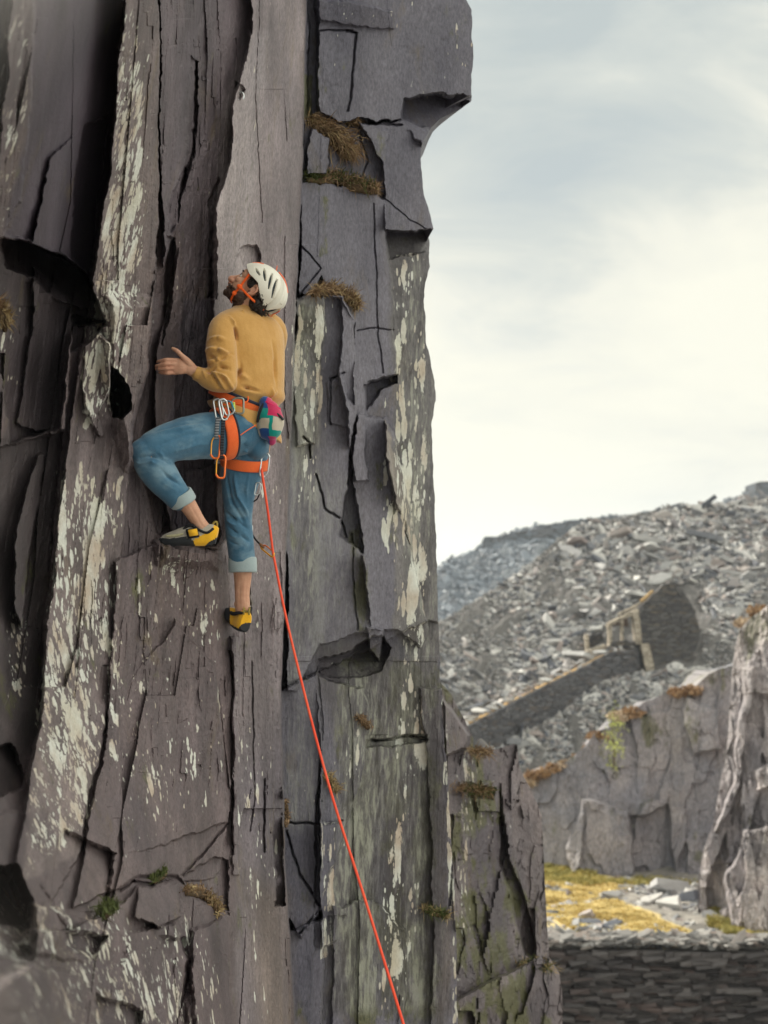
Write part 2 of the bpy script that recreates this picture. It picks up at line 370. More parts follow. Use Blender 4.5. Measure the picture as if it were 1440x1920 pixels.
# ------------------------------------------------------------------ the climbed cliff
XR = np.array([(-900, 860), (-100, 862), (0, 874), (20, 884), (100, 887), (190, 882), (206, 862), (222, 826), (240, 808), (270, 790), (300, 789), (350, 793),
               (395, 803), (430, 812), (434, 800), (458, 806), (500, 805), (530, 797), (560, 795), (640, 799), (700, 811), (750, 817), (790, 809), (860, 811),
               (960, 815), (1060, 819), (1180, 823), (1280, 826), (1400, 834), (1500, 842), (1700, 853), (1920, 859), (2600, 875)], float)
XC = np.array([(-900, 575), (0, 573), (300, 566), (560, 553), (900, 541), (1300, 525), (1600, 532), (1920, 552), (2600, 560)], float)
def cliff():
    NR, NC = 1560, 720
    py = np.concatenate([np.linspace(-900, -60, 100, endpoint=False), np.linspace(-60, 1980, 1360, endpoint=False), np.linspace(1980, 2600, 100)])
    u = np.linspace(0, 1, NC)
    xr = np.interp(py, XR[:, 0], XR[:, 1]) + 3.0 * fbm(py / 23, py * 0, 3, 4)
    X = -260 + (xr[:, None] + 260) * u[None, :]; Y = np.repeat(py[:, None], NC, 1)
    sl = 0.125 * np.clip(1 - X / 540, 0, 1.2); G = X + sl * (Y - 300)
    # ragged copies of the coordinates give broken edges
    wx = X + 9 * fbm(X / 60, Y / 80, 1, 4) + 3 * fbm(X / 9, Y / 12, 2, 3); wy = Y + 12 * fbm(X / 60, Y / 80, 4, 4) + 4 * fbm(X / 9, Y / 11, 5, 3)
    xc = np.interp(Y, XC[:, 0], XC[:, 1]) + 2 * fbm(Y / 30, Y * 0, 6, 3)
    right = np.clip((X - xc) / 3.0, 0, 1)
    ay = np.abs(np.clip(Y, -500, 2300) - 900) / 1000; dl = 4.95 - 3.0 * np.clip(ay, 0, 1.3) ** 1.8 - 0.12 * (Y > 900) * np.clip(ay, 0, 1)
    tt = np.clip(X / 545, -0.35, 1.1); base = dl + (6.72 - dl) * np.sign(tt) * np.abs(tt) ** 0.85
    O = np.zeros_like(X)
    def A(poly, c, gx=0, gy=0, fe=1.6):
        nonlocal O
        p = np.asarray(poly, float); x0, y0 = p.mean(0); m = pmask(p, wx, wy, fe)
        O += m * (c + gx * (X - x0) / 100 + gy * (Y - y0) / 100)
    # left wall, from the top
    A([(72, -900), (236, -900), (232, 0), (217, 180), (207, 330), (190, 430), (165, 560), (162, 515), (120, 480), (60, 450), (8, 438), (38, 380), (60, 200)], 0.26, gx=0.10)
    A([(160, 235), (205, 215), (165, 560), (130, 480), (140, 340)], 0.10, gx=-0.05)
    A([(95, 290), (160, 235), (130, 500), (60, 450)], -0.05, gx=0.12)
    A([(-300, -900), (30, -900), (22, 0), (-10, 420), (-300, 500)], 0.2, gx=0.2)
    A([(236, -900), (308, -900), (302, 0), (298, 300), (290, 500), (272, 700), (252, 800), (228, 1050), (207, 1300), (150, 1600), (60, 1760), (20, 1650), (72, 1380), (108, 1000), (130, 800), (168, 560), (190, 430), (207, 330), (217, 180), (232, 0)], -0.07, gx=0.06)
    A([(5, 442), (60, 452), (120, 482), (165, 520), (178, 560), (196, 600), (134, 606), (125, 700), (112, 800), (20, 832), (0, 700), (-60, 640), (-80, 470)], 0.40, gy=-0.10)
    A([(62, 500), (130, 560), (134, 640), (120, 800), (75, 810), (30, 800), (60, 620)], -0.12, gx=-0.12)
    A([(132, 588), (196, 598), (198, 606), (165, 640), (135, 660)], 0.22)
    A([(208, 688), (222, 700), (246, 742), (249, 772), (232, 790), (212, 788), (207, 740)], 1.3, fe=1.2)
    A([(2, 442), (60, 452), (120, 482), (165, 520), (178, 562), (150, 575), (100, 560), (60, 520), (10, 500)], 0.24, gy=-.6)
    A([(156, 730), (190, 800), (198, 822), (186, 825), (160, 770)], -0.06)
    A([(165, 600), (205, 640), (206, 730), (175, 800), (155, 735), (160, 660)], -0.07, gx=-0.15)
    A([(22, 835), (118, 806), (108, 900), (95, 1080), (70, 1380), (40, 1480), (-60, 1520), (-200, 1500), (-200, 860)], 0.20, gy=0.03)
    A([(70, 850), (84, 850), (40, 1180), (24, 1140), (30, 1000)], -0.16, gx=0.3)
    A([(18, 1400), (50, 1480), (40, 1520), (-100, 1540), (-100, 1420)], 0.14, gy=-.1, fe=4)
    A([(300, -900), (475, -900), (468, 60), (442, 180), (432, 300), (406, 400), (400, 480), (396, 600), (400, 800), (412, 1000), (404, 1022), (300, 1020), (262, 880), (252, 830), (272, 720), (292, 520), (298, 300)], 0.25, gx=-0.06)
    A([(302, -900), (400, -900), (374, 80), (364, 230), (330, 420), (306, 500), (300, 300)], -0.12, gx=0.16)
    A([(362, 100), (376, 110), (372, 210), (352, 330), (338, 360), (352, 260)], 0.09)
    A([(312, 395), (350, 300), (350, 340), (330, 420), (318, 440)], 0.12)
    A([(312, 448), (324, 450), (325, 520), (316, 600), (306, 650), (310, 540)], 0.14, fe=2.4)
    A([(300, 640), (334, 470), (344, 660), (332, 720), (322, 1000), (298, 900), (290, 720)], -0.14, gx=0.22)
    A([(398, 370), (410, 330), (404, 560), (392, 560)], 0.08)
    A([(252, 850), (300, 905), (320, 985), (292, 1010), (272, 940)], 0.05)
    A([(330, 880), (420, 870), (430, 1000), (410, 1030), (330, 1010)], -0.07, gx=-0.1)
    A([(214, 1056), (296, 1024), (408, 1028), (424, 1180), (433, 1600), (400, 1646), (250, 1655), (140, 1700), (202, 1350)], -0.06, gx=0.05)
    A([(235, 1300), (330, 1160), (400, 1250), (425, 1540), (300, 1580), (220, 1600)], -0.05, gx=-0.06)
    A([(440, 150), (460, 165), (452, 186), (447, 186)], 0.05)
    A([(446, 462), (478, 455), (488, 475), (486, 500), (455, 500), (441, 480)], 0.06)
    A([(434, 1190), (446, 1190), (440, 1420), (446, 1640), (434, 1640)], -0.05)
    A([(516, 1180), (540, 1160), (532, 1400), (530, 1700), (514, 1700), (512, 1400)], 0.16)
    # bottom left ledge
    A([(430, 1715), (400, 1700), (330, 1650), (262, 1664), (236, 1690), (130, 1745), (-300, 1720), (-300, 2700), (450, 2700)], -0.20, gx=0.02, gy=-0.02)
    A([(262, 1666), (330, 1655), (340, 1720), (300, 1742), (250, 1720)], -0.12, gy=-0.2)
    A([(-80, 1640), (30, 1625), (60, 1700), (64, 1790), (-10, 1860), (-100, 1850)], 0.55, gy=-.35, fe=9)
    A([(120, 1745), (200, 1752), (180, 1790), (120, 1780)], 0.2, fe=5)
    A([(340, 1640), (405, 1600), (425, 1610), (425, 1720), (350, 1660)], 0.08)
    A([(300, 1760), (345, 1760), (380, 2000), (330, 2000)], 0.12, fe=4)
    A([(200, 560), (297, 560), (299, 700), (292, 780), (270, 860), (240, 870), (200, 700)], -0.17, fe=14)
    A([(292, 1022), (412, 1027), (404, 1060), (300, 1056)], -0.13, gy=.2, fe=9)
    for poly, c, gx, gy in [([(-300, 1790), (60, 1800), (150, 1830), (190, 1900), (220, 2300), (-300, 2300)], -.16, .05, .03), ([(60, 1690), (150, 1720), (240, 1750), (230, 1810), (120, 1800), (40, 1770)], -.10, .1, .1), ([(235, 1745), (330, 1735), (350, 1800), (330, 1950), (260, 2000), (225, 1860)], -.10, -.12, .02),
                            ([(360, 1740), (425, 1720), (440, 1850), (450, 2200), (380, 2200), (352, 1900)], -.07, .12, 0), ([(180, 1860), (262, 1900), (250, 2200), (150, 2200)], .16, 0, 0), ([(120, 1560), (215, 1600), (200, 1700), (130, 1740), (80, 1660)], .06, .15, -.1)]:
        A(poly, c, gx, gy, 4)
    OL = O.copy()
    # the face round the corner, seen square on
    O = np.zeros_like(X); baseR = 7.45 + (X - 548) / 272 * 0.55
    A([(598, -900), (1200, -900), (1200, 182), (880, 182), (815, 172), (752, 186), (750, 228), (690, 226), (640, 235), (600, 214), (592, 100)], -0.17, gx=-0.05)
    A([(570, -900), (600, -900), (596, 215), (578, 220)], 0.12)
    A([(600, 0), (740, 20), (740, 60), (600, 40)], -0.05, gy=0.1)
    A([(752, 188), (812, 176), (880, 190), (868, 215), (820, 226), (790, 275), (750, 230)], 0.06, gy=-0.25)
    A([(582, 240), (620, 260), (616, 325), (578, 328), (574, 280)], -0.22, gx=-0.1)
    A([(622, 262), (680, 232), (730, 245), (722, 360), (705, 352), (618, 325)], -0.03)
    A([(676, 236), (752, 228), (800, 240), (830, 300), (830, 434), (724, 425), (720, 300)], -0.13, gx=-0.03)
    A([(724, 425), (840, 434), (840, 470), (735, 480)], 0.16, gy=-0.3)
    A([(566, 338), (700, 358), (722, 370), (730, 470), (737, 560), (742, 706), (690, 712), (684, 780), (690, 900), (665, 900), (640, 700), (640, 560), (594, 548), (562, 556)], -0.14, gx=0.02)
    A([(590, 548), (602, 520), (612, 540), (600, 560)], 0.16)
    A([(552, 560), (594, 550), (640, 556), (664, 600), (668, 760), (650, 900), (640, 1000), (690, 1050), (700, 1180), (600, 1205), (560, 1300), (540, 1300), (538, 900)], -0.26, gx=0.03)
    A([(552, 562), (606, 552), (604, 700), (590, 830), (560, 840), (553, 700)], -0.08, gx=-0.15)
    A([(640, 560), (666, 605), (664, 760), (648, 740), (640, 620)], 0.07)
    A([(617, 720), (650, 700), (655, 800), (620, 798)], -0.03)
    A([(684, 716), (741, 708), (741, 722), (712, 730), (700, 752), (686, 770)], 0.12, gy=-0.2)
    A([(720, 795), (736, 820), (757, 890), (776, 985), (776, 1060), (752, 960), (724, 850)], -0.14, gx=0.5)
    A([(668, 780), (720, 790), (760, 1000), (775, 1060), (800, 1180), (785, 1215), (745, 1180), (700, 1180), (680, 1040), (660, 900)], -0.12, gx=0.05)
    A([(598, 1236), (660, 1222), (700, 1190), (722, 1192), (735, 1215), (718, 1262), (650, 1270), (598, 1268)], 0.15, gy=-0.30)
    A([(690, 1175), (722, 1180), (716, 1240), (695, 1215)], -0.24)
    A([(716, 1205), (800, 1165), (850, 1180), (900, 2700), (560, 2700), (600, 1262)], 0.10, gx=-0.02)
    A([(600, 1270), (680, 1290), (695, 1370), (690, 1430), (650, 1540), (600, 1700), (596, 1400)], -0.14, gx=0.08)
    A([(524, 1300), (600, 1260), (602, 1700), (560, 1760), (528, 1700)], -0.20, gx=-0.02)
    A([(598, 1540), (626, 1540), (630, 1760), (600, 1780)], -0.16)
    A([(540, 1745), (602, 1720), (605, 2700), (530, 2700)], -0.05, gy=0.05)
    A([(790, 1290), (950, 1290), (950, 2700), (800, 2700), (812, 1600)], -0.12, gx=-0.1)
    A([(690, 1385), (800, 1380), (800, 1396), (692, 1400)], 0.07)
    A([(620, 1700), (700, 1690), (760, 1745), (760, 2700), (620, 2700)], -0.06)
    OR = O
    D = (base + OL) * (1 - right) + (baseR + OR) * right
    CO = np.where(X > xc, 0.30, 1.0)
    CO = np.where((X > xc) & (Y > 1230), 0.8, CO)
    CO = CO * (1 - 0.5 * pmask([(470, -900), (575, -900), (566, 300), (552, 560), (540, 900), (520, 1100), (434, 1190), (405, 800), (400, 480), (430, 300), (465, 60)], X, Y, 14)) * (1 - 0.5 * pmask([(70, -900), (236, -900), (205, 330), (165, 560), (10, 440), (60, 200)], X, Y, 10))
    # long sweeping slabs, broken facets, foliation
    def noise_depth(G, Y, k):
        return k * (0.070 * cells(G / 78, Y / 640, 21) + 0.008 * cells(G / 27 + 0.2 * vn(G / 30, Y / 90, 2), Y / 260, 22)
                    + 0.010 * cells(G / 10, Y / 90, 23) * np.clip(0.6 + 2 * fbm(G / 60, Y / 120, 1, 2), 0, 1.2)
                    + 0.03 * fbm(G / 90, Y / 300, 3, 4) + 0.010 * fbm(G / 8, Y / 110, 4, 4) + 0.004 * ridg(G / 3.5, Y / 60, 5, 2) + 0.003 * fbm(X / 4, Y / 5, 6, 3))
    kL = np.ones_like(X)
    kL *= 1 - 0.82 * pmask([(470, -900), (575, -900), (566, 300), (552, 560), (540, 900), (520, 1100), (434, 1190), (405, 800), (400, 480), (430, 300), (465, 60)], X, Y, 14)
    kL *= 1 - 0.75 * pmask([(70, -900), (236, -900), (205, 330), (165, 560), (10, 440), (60, 200)], X, Y, 16)
    D = D + noise_depth(G, Y, kL) * (1 - right) + (noise_depth(X * 1.0 + 0.02 * Y, Y, np.where(Y > 1240, .30, .03)) + .03 * fbm(X / 90, Y / 130, 2, 2) + .006 * fbm(X / 20, Y / 24, 5, 3)) * right
    # second set of crisp joints on the square face: level and raking cracks
    for ln, wd, dp in [([(650, 60), (668, 62), (655, 210)], 1.5, .05), ([(677, 235), (678, 265), (692, 302), (680, 330)], 1.1, .03), ([(600, 60), (660, 58)], 1.4, .03),
                       ([(620, 798), (622, 712), (648, 698)], 1.3, .04), ([(672, 620), (700, 613), (740, 616)], 1.0, .03), ([(560, 560), (600, 505), (565, 460)], 1.1, .03),
                       ([(540, 1290), (600, 1262)], 1.6, .05), ([(590, 890), (604, 925), (608, 950), (640, 970), (650, 1005)], 1.7, .05), ([(570, 820), (580, 830), (583, 860)], 1.7, .05),
                       ([(700, 1388), (760, 1380), (800, 1388)], 2.0, .07), ([(540, 1545), (600, 1545), (640, 1540)], 1.5, .05), ([(680, 230), (752, 236)], 1.8, .04),
                       ([(722, 370), (760, 400), (800, 430)], 0.9, .02), ([(700, 380), (706, 560), (716, 700)], 1.2, .025), ([(660, 1000), (665, 1100), (672, 1180)], 1.2, .03),
                       ([(538, 1560), (560, 1640), (600, 1700), (560, 1750)], 1.8, .06), ([(840, 1290), (850, 1500), (846, 1700)], 1.3, .03),
                       ([(430, 1220), (436, 1300), (432, 1420), (436, 1600)], 1.8, .06), ([(470, 1240), (476, 1500), (470, 1560)], 1.4, .03), ([(494, 1460), (496, 1600)], 1.8, .04),
                       ([(340, 1640), (380, 1600), (425, 1545)], 2.0, .05), ([(225, 1668), (262, 1646), (330, 1645), (370, 1680)], 4.0, .07),
                       ([(486, 0), (478, 140), (486, 300), (492, 420)], 1.1, .015), ([(470, 960), (462, 1060), (470, 1150)], 1.2, .02)]:
        D = D + dp * lmask(ln, wx * 0.5 + X * 0.5, wy * 0.5 + Y * 0.5, wd)
    dz = pmask([(90, 860), (300, 1030), (430, 1040), (432, 1700), (300, 2300), (-300, 2300), (-300, 1500), (60, 1400)], X, Y, 40)
    D = D - dz * (0.016 * ridg((G + .30 * Y) / 34, Y / 260, 3, 3) + 0.05 * fbm((G + .2 * Y) / 120, Y / 210, 5, 3) + 0.010 * np.abs(fbm((G - .5 * Y) / 60, (Y + .4 * G) / 90, 6, 3)))
    dk = pmask([(300, -900), (470, -900), (400, 480), (400, 1000), (300, 1000), (300, 300)], X, Y, 30) + pmask([(-300, 560), (160, 600), (110, 860), (60, 1400), (-300, 1500)], X, Y, 30)
    D = D - dk * (0.014 * ridg((G + .45 * Y) / 40, Y / 200, 4, 3) + 0.03 * fbm((G + .4 * Y) / 90, Y / 160, 2, 3))
    Wd = P(X, Y, D)
    # rock colours by region, darker below the left roof and the overhang
    def c3(r, g, b): return np.array((r, g, b))
    n1 = fbm(G / 70, Y / 260, 2, 4)[..., None]; n2 = fbm(G / 20, Y / 160, 5, 3)[..., None]
    left = c3(.104, .090, .092) + 0.055 * n1 * c3(1, .88, .82)
    rgt = c3(.116, .118, .140) + 0.045 * n1
    T = left * (1 - right[..., None]) + rgt * right[..., None]
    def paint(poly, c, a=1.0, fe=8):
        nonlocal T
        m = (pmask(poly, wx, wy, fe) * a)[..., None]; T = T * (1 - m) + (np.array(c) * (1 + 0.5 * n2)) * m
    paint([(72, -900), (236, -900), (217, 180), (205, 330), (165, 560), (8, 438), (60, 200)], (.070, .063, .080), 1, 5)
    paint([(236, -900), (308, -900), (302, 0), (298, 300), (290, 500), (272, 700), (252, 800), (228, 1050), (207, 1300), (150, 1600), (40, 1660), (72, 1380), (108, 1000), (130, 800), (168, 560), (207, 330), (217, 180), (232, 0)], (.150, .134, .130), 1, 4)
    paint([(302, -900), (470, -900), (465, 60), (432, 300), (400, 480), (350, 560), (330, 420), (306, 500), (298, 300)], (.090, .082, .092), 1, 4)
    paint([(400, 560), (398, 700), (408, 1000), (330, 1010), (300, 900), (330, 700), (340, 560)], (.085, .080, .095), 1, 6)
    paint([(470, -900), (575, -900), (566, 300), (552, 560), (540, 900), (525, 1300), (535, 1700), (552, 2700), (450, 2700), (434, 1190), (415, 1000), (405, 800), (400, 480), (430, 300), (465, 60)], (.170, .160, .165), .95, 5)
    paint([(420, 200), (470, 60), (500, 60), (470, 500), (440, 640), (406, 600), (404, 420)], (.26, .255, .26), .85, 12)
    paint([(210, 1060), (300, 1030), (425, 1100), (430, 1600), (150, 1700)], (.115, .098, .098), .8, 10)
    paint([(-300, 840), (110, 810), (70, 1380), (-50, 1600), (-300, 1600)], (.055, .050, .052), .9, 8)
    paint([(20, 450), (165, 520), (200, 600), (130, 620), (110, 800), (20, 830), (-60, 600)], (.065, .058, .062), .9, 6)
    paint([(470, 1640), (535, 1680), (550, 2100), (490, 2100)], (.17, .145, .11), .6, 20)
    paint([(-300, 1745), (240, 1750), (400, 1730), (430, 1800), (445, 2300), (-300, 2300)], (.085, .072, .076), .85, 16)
    paint([(728, 440), (840, 440), (840, 1180), (800, 1300), (740, 1180), (735, 700)], (.125, .125, .120), .8, 4)
    paint([(556, 560), (606, 552), (600, 830), (560, 900), (550, 700)], (.17, .175, .15), .8, 5)
    paint([(720, 795), (757, 890), (776, 1060), (724, 850)], (.21, .195, .165), 1, 2)
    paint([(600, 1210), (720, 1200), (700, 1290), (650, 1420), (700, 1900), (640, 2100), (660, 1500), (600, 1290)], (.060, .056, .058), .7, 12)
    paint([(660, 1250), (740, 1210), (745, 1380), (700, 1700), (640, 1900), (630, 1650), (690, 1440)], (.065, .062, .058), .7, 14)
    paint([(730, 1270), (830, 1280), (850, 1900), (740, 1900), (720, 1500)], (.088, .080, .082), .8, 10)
    # lichen and moss
    L = 0.18 + 0.25 * np.clip(fbm(G / 80, Y / 200, 6, 3), -1, 1); Mo = 0.1 + 0.4 * np.clip(fbm(X / 60, Y / 150, 7, 3), -.5, 1)
    def lp(poly, v, fe=12, moss=False):
        nonlocal L, Mo
        m = pmask(poly, X, Y, fe)
        if moss: Mo = Mo * (1 - m) + v * m
        else: L = L * (1 - m) + (v + 0.5 * fbm(G / 26, Y / 90, 1, 3)) * m
    lp([(-100, -200), (70, -200), (60, 250), (40, 430), (-100, 450)], .70)
    lp([(75, -200), (225, -200), (205, 330), (160, 520), (20, 430), (60, 200)], -.6)
    lp([(225, 20), (270, 20), (275, 500), (230, 760), (140, 830), (170, 560), (205, 330)], 1.3)
    lp([(270, 20), (300, 20), (290, 600), (250, 800), (235, 760), (275, 500)], .45)
    lp([(306, -200), (460, -200), (430, 250), (400, 300), (300, 480)], -.25)
    lp([(330, 400), (400, 340), (396, 560), (330, 720), (296, 680)], .35)
    lp([(330, 560), (400, 560), (400, 1000), (310, 1000)], -.3)
    lp([(405, 60), (575, -200), (545, 900), (440, 900), (405, 500)], .30)
    lp([(440, 900), (545, 900), (530, 1920), (440, 1920), (430, 1190)], .62)
    lp([(180, 1150), (300, 1030), (420, 1040), (430, 1300), (420, 1500), (230, 1620), (200, 1400)], .72)
    lp([(110, 880), (160, 850), (190, 900), (190, 1250), (160, 1560), (40, 1660), (70, 1380)], 1.30)
    lp([(190, 900), (240, 880), (210, 1300), (160, 1560), (185, 1200)], 1.1)
    lp([(150, 600), (210, 620), (205, 780), (160, 740)], 1.25)
    lp([(0, 540), (55, 540), (40, 720), (-30, 800), (-60, 600)], .9)
    lp([(60, 560), (120, 560), (110, 800), (60, 810)], -.2)
    lp([(15, 1150), (60, 1150), (55, 1300), (20, 1300)], .9)
    lp([(0, 850), (90, 850), (60, 1130), (0, 1130)], -.1)
    lp([(-100, 1650), (240, 1700), (420, 1750), (450, 2300), (-200, 2300)], .85, 20)
    lp([(550, 560), (610, 560), (600, 900), (590, 1100), (548, 900)], 1.15)
    lp([(600, 240), (730, 240), (735, 560), (735, 1150), (670, 700), (600, 540)], .15)
    lp([(600, 0), (880, 0), (880, 180), (740, 190), (600, 200)], .45)
    lp([(735, 470), (790, 470), (800, 640), (812, 860), (800, 1180), (770, 1350), (745, 1100), (735, 700)], 1.15)
    lp([(712, 860), (725, 860), (770, 1150), (760, 1180), (715, 1000)], .9, 5)
    lp([(690, 1150), (720, 1180), (700, 1260), (690, 1250)], .9, 4)
    lp([(620, 1340), (690, 1370), (650, 1600), (610, 1600)], .75)
    lp([(600, 1540), (628, 1540), (630, 1790), (600, 1800)], 1.1, 4)
    lp([(745, 1300), (800, 1300), (800, 1700), (740, 1920), (700, 1920)], .9)
    lp([(826, 1280), (842, 1280), (860, 1920), (846, 1920)], 1.25, 3)
    lp([(540, 1300), (600, 1290), (600, 1560), (540, 1500)], .45)
    lp([(560, 570), (612, 570), (600, 700), (560, 700)], .62, 8, True)
    lp([(650, 1000), (690, 950), (690, 1200), (660, 1200)], .6, 10, True)
    lp([(640, 1240), (830, 1240), (830, 1920), (640, 1920)], .55, 20, True)
    lp([(60, 1000), (95, 950), (90, 1080), (40, 1110)], .75, 8, True)
    lp([(-50, 1050), (50, 1250), (40, 1450), (-50, 1500)], .5, 20, True)
    lp([(570, 140), (588, 140), (584, 225), (570, 225)], .9, 3, True)
    lp([(605, 370), (625, 370), (620, 480), (600, 480)], .62, 6, True)
    Mo = np.where(X < 545, Mo * 0.6, Mo)
    WT = np.zeros_like(X)
    for poly, v in [([(552, 570), (612, 560), (604, 840), (600, 1100), (560, 1290), (545, 1290), (548, 900)], .75), ([(735, 470), (795, 470), (812, 740), (815, 1180), (826, 1300), (830, 1900), (640, 1900), (660, 1400), (700, 1300), (775, 1180), (750, 900)], .8),
                    ([(640, 1250), (735, 1230), (740, 1400), (690, 1900), (610, 1900)], .9), ([(590, 860), (660, 900), (690, 1180), (600, 1240), (560, 1200)], .3), ([(780, 1700), (830, 1700), (840, 1930), (780, 1930)], .5), ([(530, 1300), (600, 1290), (600, 1560), (535, 1560)], .35)]:
        WT = np.maximum(WT, v * pmask(poly, wx, wy, 14))
    # the cliff turns the corner and runs back into the hill
    back = []; bm = [0.05, 0.2, 0.5, 1.0, 1.8, 3.0, 5.0, 8.0, 12.0]
    ex = Wd[:, -1]
    for k in bm:
        q = ex + np.stack([-0.10 * k - np.maximum(0, xr - 812) / F * 8.3 * min(1, k / 0.5) + 0.05 * fbm(py / 40 + k, py * 0 + k * 3, 2, 3) * min(1, k), k + 0.12 * fbm(py / 60, py * 0 + k, 3, 3) * min(1, k * 2), py * 0], 1); back.append(q)
    Bk = np.stack(back, 1); nb = len(bm)
    allW = np.concatenate([Wd, Bk], 1); nc = NC + nb
    def ext(A_): return np.concatenate([A_, np.repeat(A_[:, -1:], nb, 1)], 1)
    s = 1 / 418.0
    Gr = np.stack([ext(G) * s, allW[..., 1] * 0.7, -ext(Y) * s], -1)
    faces = grid_faces(NR, nc, flip=True)
    # faces run left-right, top-down: flip so that normals look at the climber's side
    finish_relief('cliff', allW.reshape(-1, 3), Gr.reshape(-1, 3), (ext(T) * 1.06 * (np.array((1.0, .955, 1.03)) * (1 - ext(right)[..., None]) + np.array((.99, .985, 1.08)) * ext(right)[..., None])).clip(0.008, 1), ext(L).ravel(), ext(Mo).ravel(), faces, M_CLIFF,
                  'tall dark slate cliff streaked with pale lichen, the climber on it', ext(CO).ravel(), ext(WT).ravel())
    return X, Y, D
_cx, _cy, _cd = cliff()
def cliffD(px, py):
    """distance of the rock face at a pixel of the photograph"""
    r = np.abs(_cy[:, 0] - py).argmin(); return float(np.interp(px, _cx[r], _cd[r]))

# ------------------------------------------------------------------ other rock masses, each with its own top outline
def rockmass(name, top, bot, Dfn, nx, ny, tintfn, lichfn, mossfn, label, material, px_m, back=8.0, seed=3, amp=1.0, cw=(40, 110), polys=(), rag=5, bx=0.0, bright=1.6, warp=10):
    top = np.asarray(top, float); L = np.hypot(*np.diff(top, axis=0).T); s = np.concatenate([[0], np.cumsum(L)]); q = np.linspace(0, s[-1], nx)
    tx = np.interp(q, s, top[:, 0]); ty = np.interp(q, s, top[:, 1]) + rag * fbm(q / 25, q * 0, seed, 4)
    v = np.linspace(0, 1, ny)[:, None]; X = np.repeat(tx[None], ny, 0); Y = ty[None] * (1 - v) + bot * v
    wx = X + warp * fbm(X / 50, Y / 50, seed, 4); wy = Y + warp * fbm(X / 50, Y / 50, seed + 2, 4)
    D = Dfn(X, Y)
    a = amp
    D = D + a * (0.5 * cells(wx / cw[0], wy / cw[1], seed + 30) + 0.22 * cells(wx / (cw[0] * .4), wy / (cw[1] * .4), seed + 31) + 0.4 * fbm(X / cw[0] / 2, Y / cw[1] / 1.5, seed, 4) + 0.06 * cells(wx / (cw[0] * .15), wy / (cw[1] * .15), seed + 32) + 0.05 * fbm(X / 5, Y / 8, seed + 1, 3))
    for poly, c, gx, gy in polys:
        p = np.asarray(poly, float); m = pmask(p, wx, wy, 2); x0, y0 = p.mean(0); D = D + m * (c + gx * (X - x0) / 100 + gy * (Y - y0) / 100)
    Wd = P(X, Y, D); rows = []
    ks = [0.1, 0.4, 1.0]
    for k in ks:
        e = Wd[0] + np.stack([tx * 0 + bx * k * back, np.full(nx, k * back), (0.25 * back * k * fbm(q / 80, q * 0 + k, seed + 1, 2) - 0.16 * back * k)], 1); rows.append(e)
    allW = np.concatenate([np.stack(rows[::-1], 0), Wd], 0); ext = lambda A_: np.concatenate([np.repeat(A_[:1], len(ks), 0), A_], 0)
    Gr = np.stack([ext(X) * px_m, allW[..., 1], -ext(Y) * px_m], -1)
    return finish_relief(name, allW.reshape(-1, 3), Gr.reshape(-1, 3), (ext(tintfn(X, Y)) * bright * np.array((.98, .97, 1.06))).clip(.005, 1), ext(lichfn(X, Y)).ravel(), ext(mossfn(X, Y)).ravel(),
                         grid_faces(ny + len(ks), nx, flip=True), material, label)
def mixc(X, Y, c1, c2, seed, sx=60, sy=90):
    n = np.clip(0.5 + 1.3 * fbm(X / sx, Y / sy, seed, 4), 0, 1)[..., None]; return np.array(c1) * (1 - n) + np.array(c2) * n

# lower buttress behind the edge of the cliff
rockmass('rock_buttress', [(800, 1270), (832, 1285), (848, 1305), (868, 1345), (888, 1384), (876, 1402), (860, 1408), (884, 1400), (905, 1402), (930, 1404), (962, 1394), (970, 1396), (974, 1440), (990, 1470),
                           (1004, 1500), (1016, 1530), (1020, 1620), (1026, 1740), (1030, 1795), (1048, 1822), (1054, 1860), (1056, 1950), (1060, 2400)], 2420,
         lambda X, Y: 11.0 + (X - 850) / 200 * 1.0 - 0.35 * np.clip((Y - 1400) / 300, 0, 1.5), 420, 420,
         lambda X, Y: mixc(X, Y, (.085, .078, .080), (.125, .112, .112), 2), lambda X, Y: 0.28 + 0.5 * fbm(X / 40, Y / 80, 3, 3) + 0.6 * pmask([(858, 1405), (900, 1405), (880, 1600), (870, 1900), (856, 1900)], X, Y, 8),
         lambda X, Y: 0.45 + 0.7 * fbm(X / 40, Y / 50, 4, 3) - 0.5 * pmask([(940, 1400), (1040, 1400), (1060, 1900), (1000, 1900)], X, Y, 10), 'dark mossy slate buttress standing out beyond the cliff edge', M_CLIFF, 1 / 240.0, back=4, seed=5, amp=0.17, cw=(64, 190), rag=3, bright=1.35, warp=5,
         polys=[([(1010, 1795), (1060, 1815), (1060, 2500), (840, 2500), (850, 1880), (940, 1830)], -0.30, 0, 0), ([(938, 1470), (952, 1600), (1000, 1740), (1005, 1800), (985, 1790), (940, 1620)], 0.22, 0, 0),
                ([(800, 1270), (880, 1380), (875, 1404), (830, 1420)], -0.25, 0.3, 0), ([(870, 1470), (930, 1480), (925, 1500), (870, 1495)], 0.25, 0, 0)])
